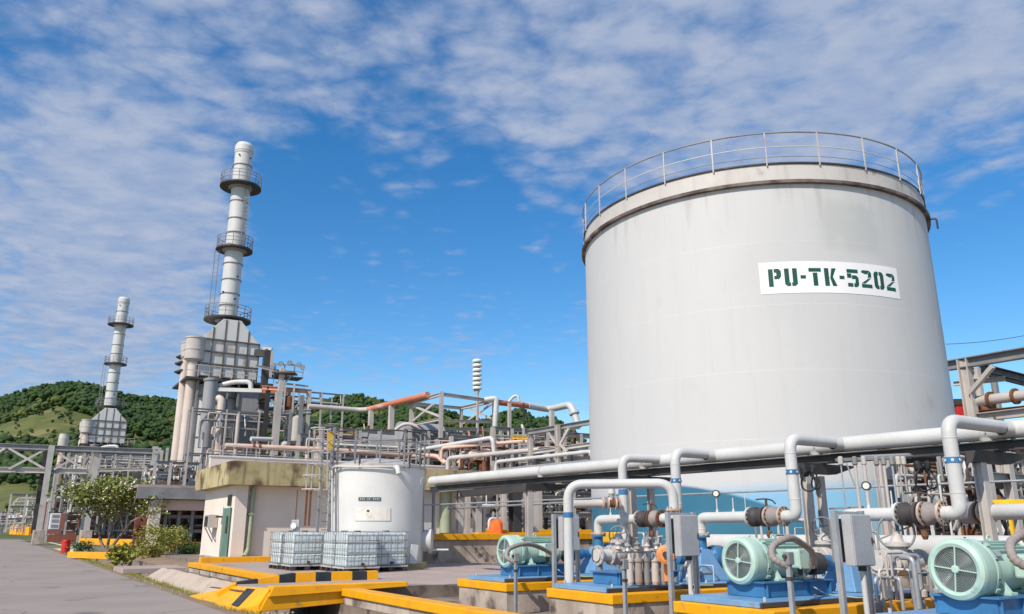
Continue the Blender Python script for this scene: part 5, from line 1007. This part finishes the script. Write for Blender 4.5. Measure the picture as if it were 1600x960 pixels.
t = thing('cabinet', 'white and red cabinet standing beside the leaning post', 'cabinet', P(88, 828, 92)); c = P(86, 812, 92); part('body', 'roof_white', t, B().box(c-UP*.2, E1*.5, E2*.5, UP*.85), bevel=.05); part('side', 'brick_dark', t, B().box(c+E1*.75-UP*.2, E1*.24, E2*.5, UP*.9), bevel=.03)
for z in (-.7, -.15, .35): part('panel', 'steel_grey', t, B().box(c-E2*.52+UP*z, E1*.33, E2*.015, UP*.16))
part('base', 'brick_dark', t, B().box(c-UP*1.3, E1*.6, E2*.5, UP*.24))
t = thing('drum', 'small red drum standing on the verge left of the tree', 'drum', P(102, 860, 62)); p = P(102, 860, 62); part('drum', 'red', t, B().lathe(Vector((p.x, p.y, .05)), UP, [(.3, 0), (.31, .02), (.3, .3), (.31, .32), (.3, .6), (.31, .85), (.3, .87)], 20)); part('lid', 'red', t, B().cyl(Vector((p.x, p.y, .925)), Vector((p.x, p.y, .97)), .27))
# yard clutter left: distant small pipes between tree and sheds
# ================================================================== MIDDLE BACKGROUND
cluster('pipework', 'dense pipework on and behind the cream building roof, left part', boxat(500, 640, 55, 5, 668, 735), 31, 6, 22, 14, mats=('steel_pale', 'pink_pipe', 'steel_grey', 'white_pipe', 'rust'))
cluster('pipework', 'dense pipework behind the roof below the open frame', boxat(640, 775, 56, 5, 672, 740), 32, 6, 24, 12, mats=('steel_pale', 'steel_grey', 'white_pipe', 'orange_pipe', 'steel_dark'))
cluster('pipework', 'dense pipework left of the big tank behind the rack', boxat(770, 935, 48, 5, 668, 800), 33, 7, 30, 22, mats=('steel_pale', 'steel_grey', 'white_pipe', 'steel_dark', 'rust'))
cluster('pipework', 'orange topped manifold beside the goose neck pipe', boxat(705, 790, 50, 2, 682, 700), 34, 3, 8, 4, mats=('orange_pipe', 'orange_pipe', 'steel_pale'))
cluster('pipework', 'grey pipes and posts on the raised deck', (20, 34, 33, 36.5, 1.46, 4.0), 35, 8, 18, 20, mats=('steel_pale', 'steel_grey', 'rust', 'steel_dark', 'white_pipe'))
for px, y0, y1, w_ in ((655, 670, 700, 3.2), (590, 690, 704, 2)):
    p = P(px, (y0+y1)/2, 58); tag(B().cyl(p-E1*w_/2, p+E1*w_/2, 1.1, seg=24).build('exchanger', 'heater_grey'), 'grey horizontal exchanger shell behind the frame' if px > 600 else 'smaller grey exchanger shell above the roof', 'exchanger')
# ================================================================== RIGHT BACKGROUND
fr('pipe_rack', 'tall steel pipe rack to the right of the big tank', [('column', (1505, 562, 37), (1505, 700, 37), .42), ('column', (1524, 575, 40), (1524, 700, 40), .3), ('beam', (1480, 572, 38), (1640, 545, 33), .42, 'steel_grey'), ('beam', (1492, 566, 38.4), (1640, 540, 33.4), .2, 'steel_dark'), ('beam', (1490, 600, 38), (1570, 592, 36), .2), ('brace', (1551, 573, 35.5), (1516, 614, 36.8), .32), ('brace', (1508, 578, 37), (1520, 620, 37), .2), ('beam', (1530, 575, 42), (1640, 602, 48), .4, 'steel_dark'), ('beam', (1516, 578, 40), (1640, 610, 46), .2, 'steel_dark'), ('beam', (1525, 653, 37), (1640, 640, 33), .34), ('beam', (1525, 646, 37.3), (1640, 634, 33.3), .2, 'rust'), ('column', (1610, 550, 34), (1610, 700, 34), .3), ('column', (1552, 590, 52), (1552, 690, 52), .3, 'steel_grey')])
bigpipe('pipe', 'pale insulated pipe running through the tall rack at right', 'steel_pale', [(1527, 627, 37), (1640, 613, 34)], .24, rings=[(0, .2), (0, .55)]); bigpipe('pipe', 'rust brown duct under the tall rack at right', 'rust', [(1530, 644, 38), (1552, 642, 38)], .35)
t = thing('cabinet', 'red cabinet between the big tank and the tall rack', 'cabinet', P(1503, 660, 38)); part('box', 'red', t, B().box(P(1503, 645, 38.6), Vector((.4, 0, 0)), Vector((0, .3, 0)), UP*.5), bevel=.03); part('hood', 'steel_dark', t, B().box(P(1502, 630, 38.6), Vector((.5, 0, 0)), Vector((0, .35, 0)), UP*.15))
cluster('pipework', 'pipework below the header at the right edge, far side', boxat(1535, 1640, 21, 3, 690, 860), 41, 4, 18, 16, mats=('white_pipe', 'steel_pale', 'steel_dark', 'rust', 'steel_grey'), rmin=.04, rmax=.11)
cluster('pipework', 'dark pipework beyond the big tank at the right', boxat(1530, 1660, 33, 4, 690, 850), 42, 6, 22, 16, mats=('steel_pale', 'steel_dark', 'steel_grey', 'rust'), rmin=.06, rmax=.2)
t = thing('guard_rail', 'yellow guard rail below the header at the right edge', 'railing', P(1560, 790, 19)); part('rail', 'yellow_steel', t, B().bar(P(1528, 786, 19), P(1640, 784, 18), .1, .12)); part('rail', 'yellow_steel', t, B().bar(P(1560, 791, 18.6), P(1640, 791, 17.8), .1, .12))
for px in (1535, 1575, 1606): part('post', 'yellow_steel', t, vp(B(), px, 785, 870, 18.5, .07))
# ================================================================== PLANTS
def leaves(name, m, parent, pts, size, n_per, spread, seed, flat=.5, asp=2.2):
    g_ = np.random.default_rng(seed); pts = np.array([tuple(p) for p in pts]); C_ = np.repeat(pts, n_per, 0); n = len(C_); C_ = C_+g_.normal(0, spread, (n, 3))*np.array([1, 1, .7])
    d = g_.normal(0, 1, (n, 3)); d[:, 2] = d[:, 2]*flat+.15; d /= np.linalg.norm(d, axis=1)[:, None]; u = g_.normal(0, 1, (n, 3)); s = np.cross(d, u); s /= np.linalg.norm(s, axis=1)[:, None]; L = size*g_.uniform(.6, 1.3, (n, 1)); w_ = L/asp; up_ = np.cross(s, d)
    V = np.stack([C_, C_+d*L*.5+s*w_*.5+up_*w_*.12, C_+d*L, C_+d*L*.5-s*w_*.5+up_*w_*.12], 1).reshape(-1, 3); F = np.arange(n*4).reshape(-1, 4)
    o = fastmesh(name, V-np.array(parent['_o']), F, m); o.parent = parent; o['_o'] = parent['_o']; return o
def branchy(mb, p, d, L, r, depth, tips, rr, spread=.75):
    q = p+d*L; mb.tube([p, p.lerp(q, .5)+Vector((rr.uniform(-.05, .05), rr.uniform(-.05, .05), 0))*L, q], [r, r*.85, r*.68], 7)
    tips.append(q.copy())
    if depth == 0: return
    for k in range(rr.choice((2, 3, 3))):
        a = rr.uniform(0, 6.28); nd = (d+Vector((math.cos(a), math.sin(a), rr.uniform(-.25, .35)))*spread).normalized(); branchy(mb, q, nd, L*rr.uniform(.62, .85), r*.62, depth-1, tips, rr, spread)
def tree(label, base, trunks, L, r, depth, m, seed, lsize, nper, spr, blossom=0):
    t = thing('tree', label, 'tree', base); rr = random.Random(seed); tips = []; mb = B()
    for d in trunks: branchy(mb, Vector(base)+Vector((d[0]*.1, d[1]*.1, 0)), Vector(d).normalized(), L, r, depth, tips, rr)
    part('trunk', 'bark', t, mb); hi = [q for q in tips if q.z > base[2]+L*1.5]
    leaves('crown', m, t, hi, lsize, nper, spr, seed); leaves('crown', 'leaf_yellow', t, hi[::2], lsize, max(1, nper//2), spr*1.1, seed+1)
    if blossom: leaves('blossom', 'blossom', t, rr.sample(hi, int(len(hi)*.55)), lsize*.55, blossom, spr*.9, seed+2, asp=1.2)
    return t
p = P(166, 862, 58); p.z = .15
tree('flowering tree with pale blossoms and forked trunk beside the road', p, [(.1, 0, 1), (-.5, .2, .9), (.6, -.1, .8)], 1.75, .12, 4, 'leaf', 3, .29, 16, .42, 9)
def bush(label, px, py, Y, h, w_, m, seed, n=90, ls=.15, nper=16):
    base = P(px, py, Y); t = thing('shrub', label, 'shrub', base); rr = random.Random(seed); pts = []; st_ = B()
    for k in range(n):
        a = rr.uniform(0, 6.28); e = math.sqrt(rr.random())*w_; z = rr.uniform(.15, 1)*h; e *= math.sqrt(max(.05, 1-((z/h-.55)/.6)**2)); q = base+Vector((e*math.cos(a), e*math.sin(a), z)); pts.append(q)
        if k % 7 == 0: st_.tube([base, base.lerp(q, .5)+UP*.1*h, q], [.03, .02, .01], 5)
    part('stem', 'bark', t, st_); leaves('foliage', m, t, pts, ls, nper, .16, seed); leaves('foliage', 'leaf', t, pts[::3], ls, nper//2, .18, seed+5)
bush('round yellow green shrub left of the cream building', 238, 874, 44, 1.6, 1.0, 'leaf_yellow', 4, 110)
bush('loose pale shrub just right of the round one', 268, 868, 46, 1.5, .8, 'leaf_yellow', 5, 50)
bush('low dark hedge plant against the cream building', 300, 869, 46, .55, .9, 'leaf_dark', 6, 70); bush('low dark green plant beside the ditch slab', 208, 874, 46, .55, .7, 'leaf', 7, 60); bush('spiky pale plant at the ditch edge near the slab', 186, 880, 42, .7, .35, 'leaf_yellow', 8, 30, .3, 16)
bush('small plant under the flowering tree', 128, 862, 60, .6, .8, 'leaf_dark', 9, 40)
# grass tufts and pebbles along verge and wet yard
def scatter(name, label, n, fa, m, size, seed, kindy):
    g_ = np.random.default_rng(seed); t0 = []
    for _ in range(n): a, b, z = fa(g_); t0.append(W(a, b, z))
    C_ = np.array([tuple(q) for q in t0])
    if kindy == 'grass':
        k = 5; C2 = np.repeat(C_, k, 0)+g_.normal(0, .03, (len(C_)*k, 3))*np.array([1, 1, 0]); d = g_.normal(0, .35, (len(C2), 3)); d[:, 2] = 1; L = size*g_.uniform(.5, 1.4, (len(C2), 1)); s_ = g_.normal(0, 1, (len(C2), 3)); s_[:, 2] = 0; s_ /= np.linalg.norm(s_, axis=1)[:, None]
        V = np.stack([C2-s_*.008, C2+s_*.008, C2+d*L], 1).reshape(-1, 3); o = fastmesh(name, V, np.arange(len(V)).reshape(-1, 3), m)
    else: o = blobs(name, C_, size*g_.uniform(.4, 1.6, len(C_)), m, 1, .6, .3)
    o['kind'] = 'stuff'; tag(o, label, 'ground cover'); o['kind'] = 'stuff'
scatter('grass', 'sparse grass along the road verge', 1500, lambda g: (g.normal(4.55, .13), g.uniform(8, 70), -.01), 'leaf_yellow', .09, 1, 'grass')
scatter('pebbles', 'small stones scattered along ditch and verge', 2600, lambda g: (g.uniform(4.3, 5.4) if g.random() < .4 else g.uniform(6.8, 8.2), g.uniform(8, 34), 0.0) if g.random() < .35 else (g.uniform(6.85, 8.25), g.uniform(6, 17.2), .11), 'concrete_raw', .03, 2, 'stones')
scatter('weeds', 'weeds growing in the wet ground before the plinths', 500, lambda g: (g.uniform(6.9, 8.2), g.uniform(7, 17), .1), 'leaf', .10, 3, 'grass')

def cable(label, p, q, sag, r=.02):
    n = 16; pts = [p.lerp(q, k/n)-UP*sag*4*(k/n)*(1-k/n) for k in range(n+1)]; tag(B().tube(pts, r, 5).build('overhead_cable', 'steel_dark'), label, 'cable')
cable('thin overhead cable sagging across the sky at the right edge', P(1478, 538, 52), P(1680, 505, 52), .3)
hrail('thin pale handrail along the roof behind the small tank', ((505, 690), (655, 686)), 51, 54, 9, 1.0)
hrail('pale handrail in front of the exchanger shells', ((655, 690), (820, 680)), 52, 50, 10, 1.0)
hrail('handrail along the platform right of the goose neck pipe', ((770, 668), (835, 662)), 49, 50, 5, 1.0)
for k, (p0, p1, r, m_, l) in enumerate((((500, 694, 55), (655, 690, 58), .10, 'white_pipe', 'thin white pipe behind the ladder cage'), ((505, 682, 57), (600, 686, 60), .12, 'steel_pale', 'thin pale pipe above the roof handrail'),
        ((690, 700, 50), (825, 690, 46), .10, 'pink_pipe', 'thin pink pipe low behind the roof end'), ((700, 716, 48), (870, 705, 42), .13, 'steel_pale', 'pale pipe just above the header, behind the rack'), ((640, 694, 54), (760, 698, 57), .14, 'steel_grey', 'grey pipe under the open framework'), ((775, 722, 44), (925, 702, 38), .10, 'white_pipe', 'white pipe low in the rack left of the big tank'), ((775, 736, 44), (925, 724, 38), .12, 'steel_grey', 'lowest grey pipe in the rack left of the big tank'))):
    a_, b_ = P(*p0), P(*p1); b_.z = a_.z; tt = thing('pipe', l, 'pipe', a_); part('pipe', m_, tt, B().pipe([a_-UP*.7, a_, b_, b_-UP*.9], r, r*3, 10, 4))
    for q in (.2, .45, .8): part('pipe_shoe', 'steel_dark', tt, B().ab(*(lambda c: (AB(c)[0]-.06, AB(c)[0]+.06, AB(c)[1]-.1, AB(c)[1]+.1))(a_.lerp(b_, q)), a_.z-r-.25, a_.z-r*.8))

cluster('pipework', 'stair platforms and thin pipes hugging the foot of the nearer heater', (ha-3.2, ha+4.5, hb-6.2, hb-4.6, .1, zz_(655)), 51, 4, 5, 6, mats=('steel_pale', 'steel_grey', 'galv', 'cream_duct'), cw=.12)
cluster('pipework', 'platforms and pipes climbing between the nearer heater and the tower', (ha+3.6, ha+9.5, hb-4.5, hb-1.5, .1, zz_(612)), 52, 4, 8, 7, mats=('steel_pale', 'steel_grey', 'rust', 'galv'), cw=.13)
cluster('pipework', 'thin pipework and platforms in front of the farther heater', boxat(110, 235, 101, 3, 706, 800), 53, 7, 16, 14, mats=('steel_pale', 'steel_grey', 'white_pipe'))
for k, (py, l) in enumerate(((590, 'upper'), (640, 'middle'), (668, 'lower'))):
    z = zz_(py); t = thing('walkway', l+' steel walkway with handrail on the right side of the nearer heater', 'walkway', G(5, -3, z)); part('floor', 'steel_dark', t, B().hexa([G(x, y, z+q) for q in (0, .1) for x, y in ((2.9, -3.2), (6.2-.6*k, -3.2), (6.2-.6*k, -1.6), (2.9, -1.6))]))
    for h in (.55, 1.05): part('rail', 'steel_grey', t, B().bar(G(2.9, -3.18, z+h), G(6.2-.6*k, -3.18, z+h), .05, .05))
    for q in range(5): x = 2.95+q*(3.2-.6*k)/4; part('post', 'steel_grey', t, B().bar(G(x, -3.18, z), G(x, -3.18, z+1.05), .05, .05))
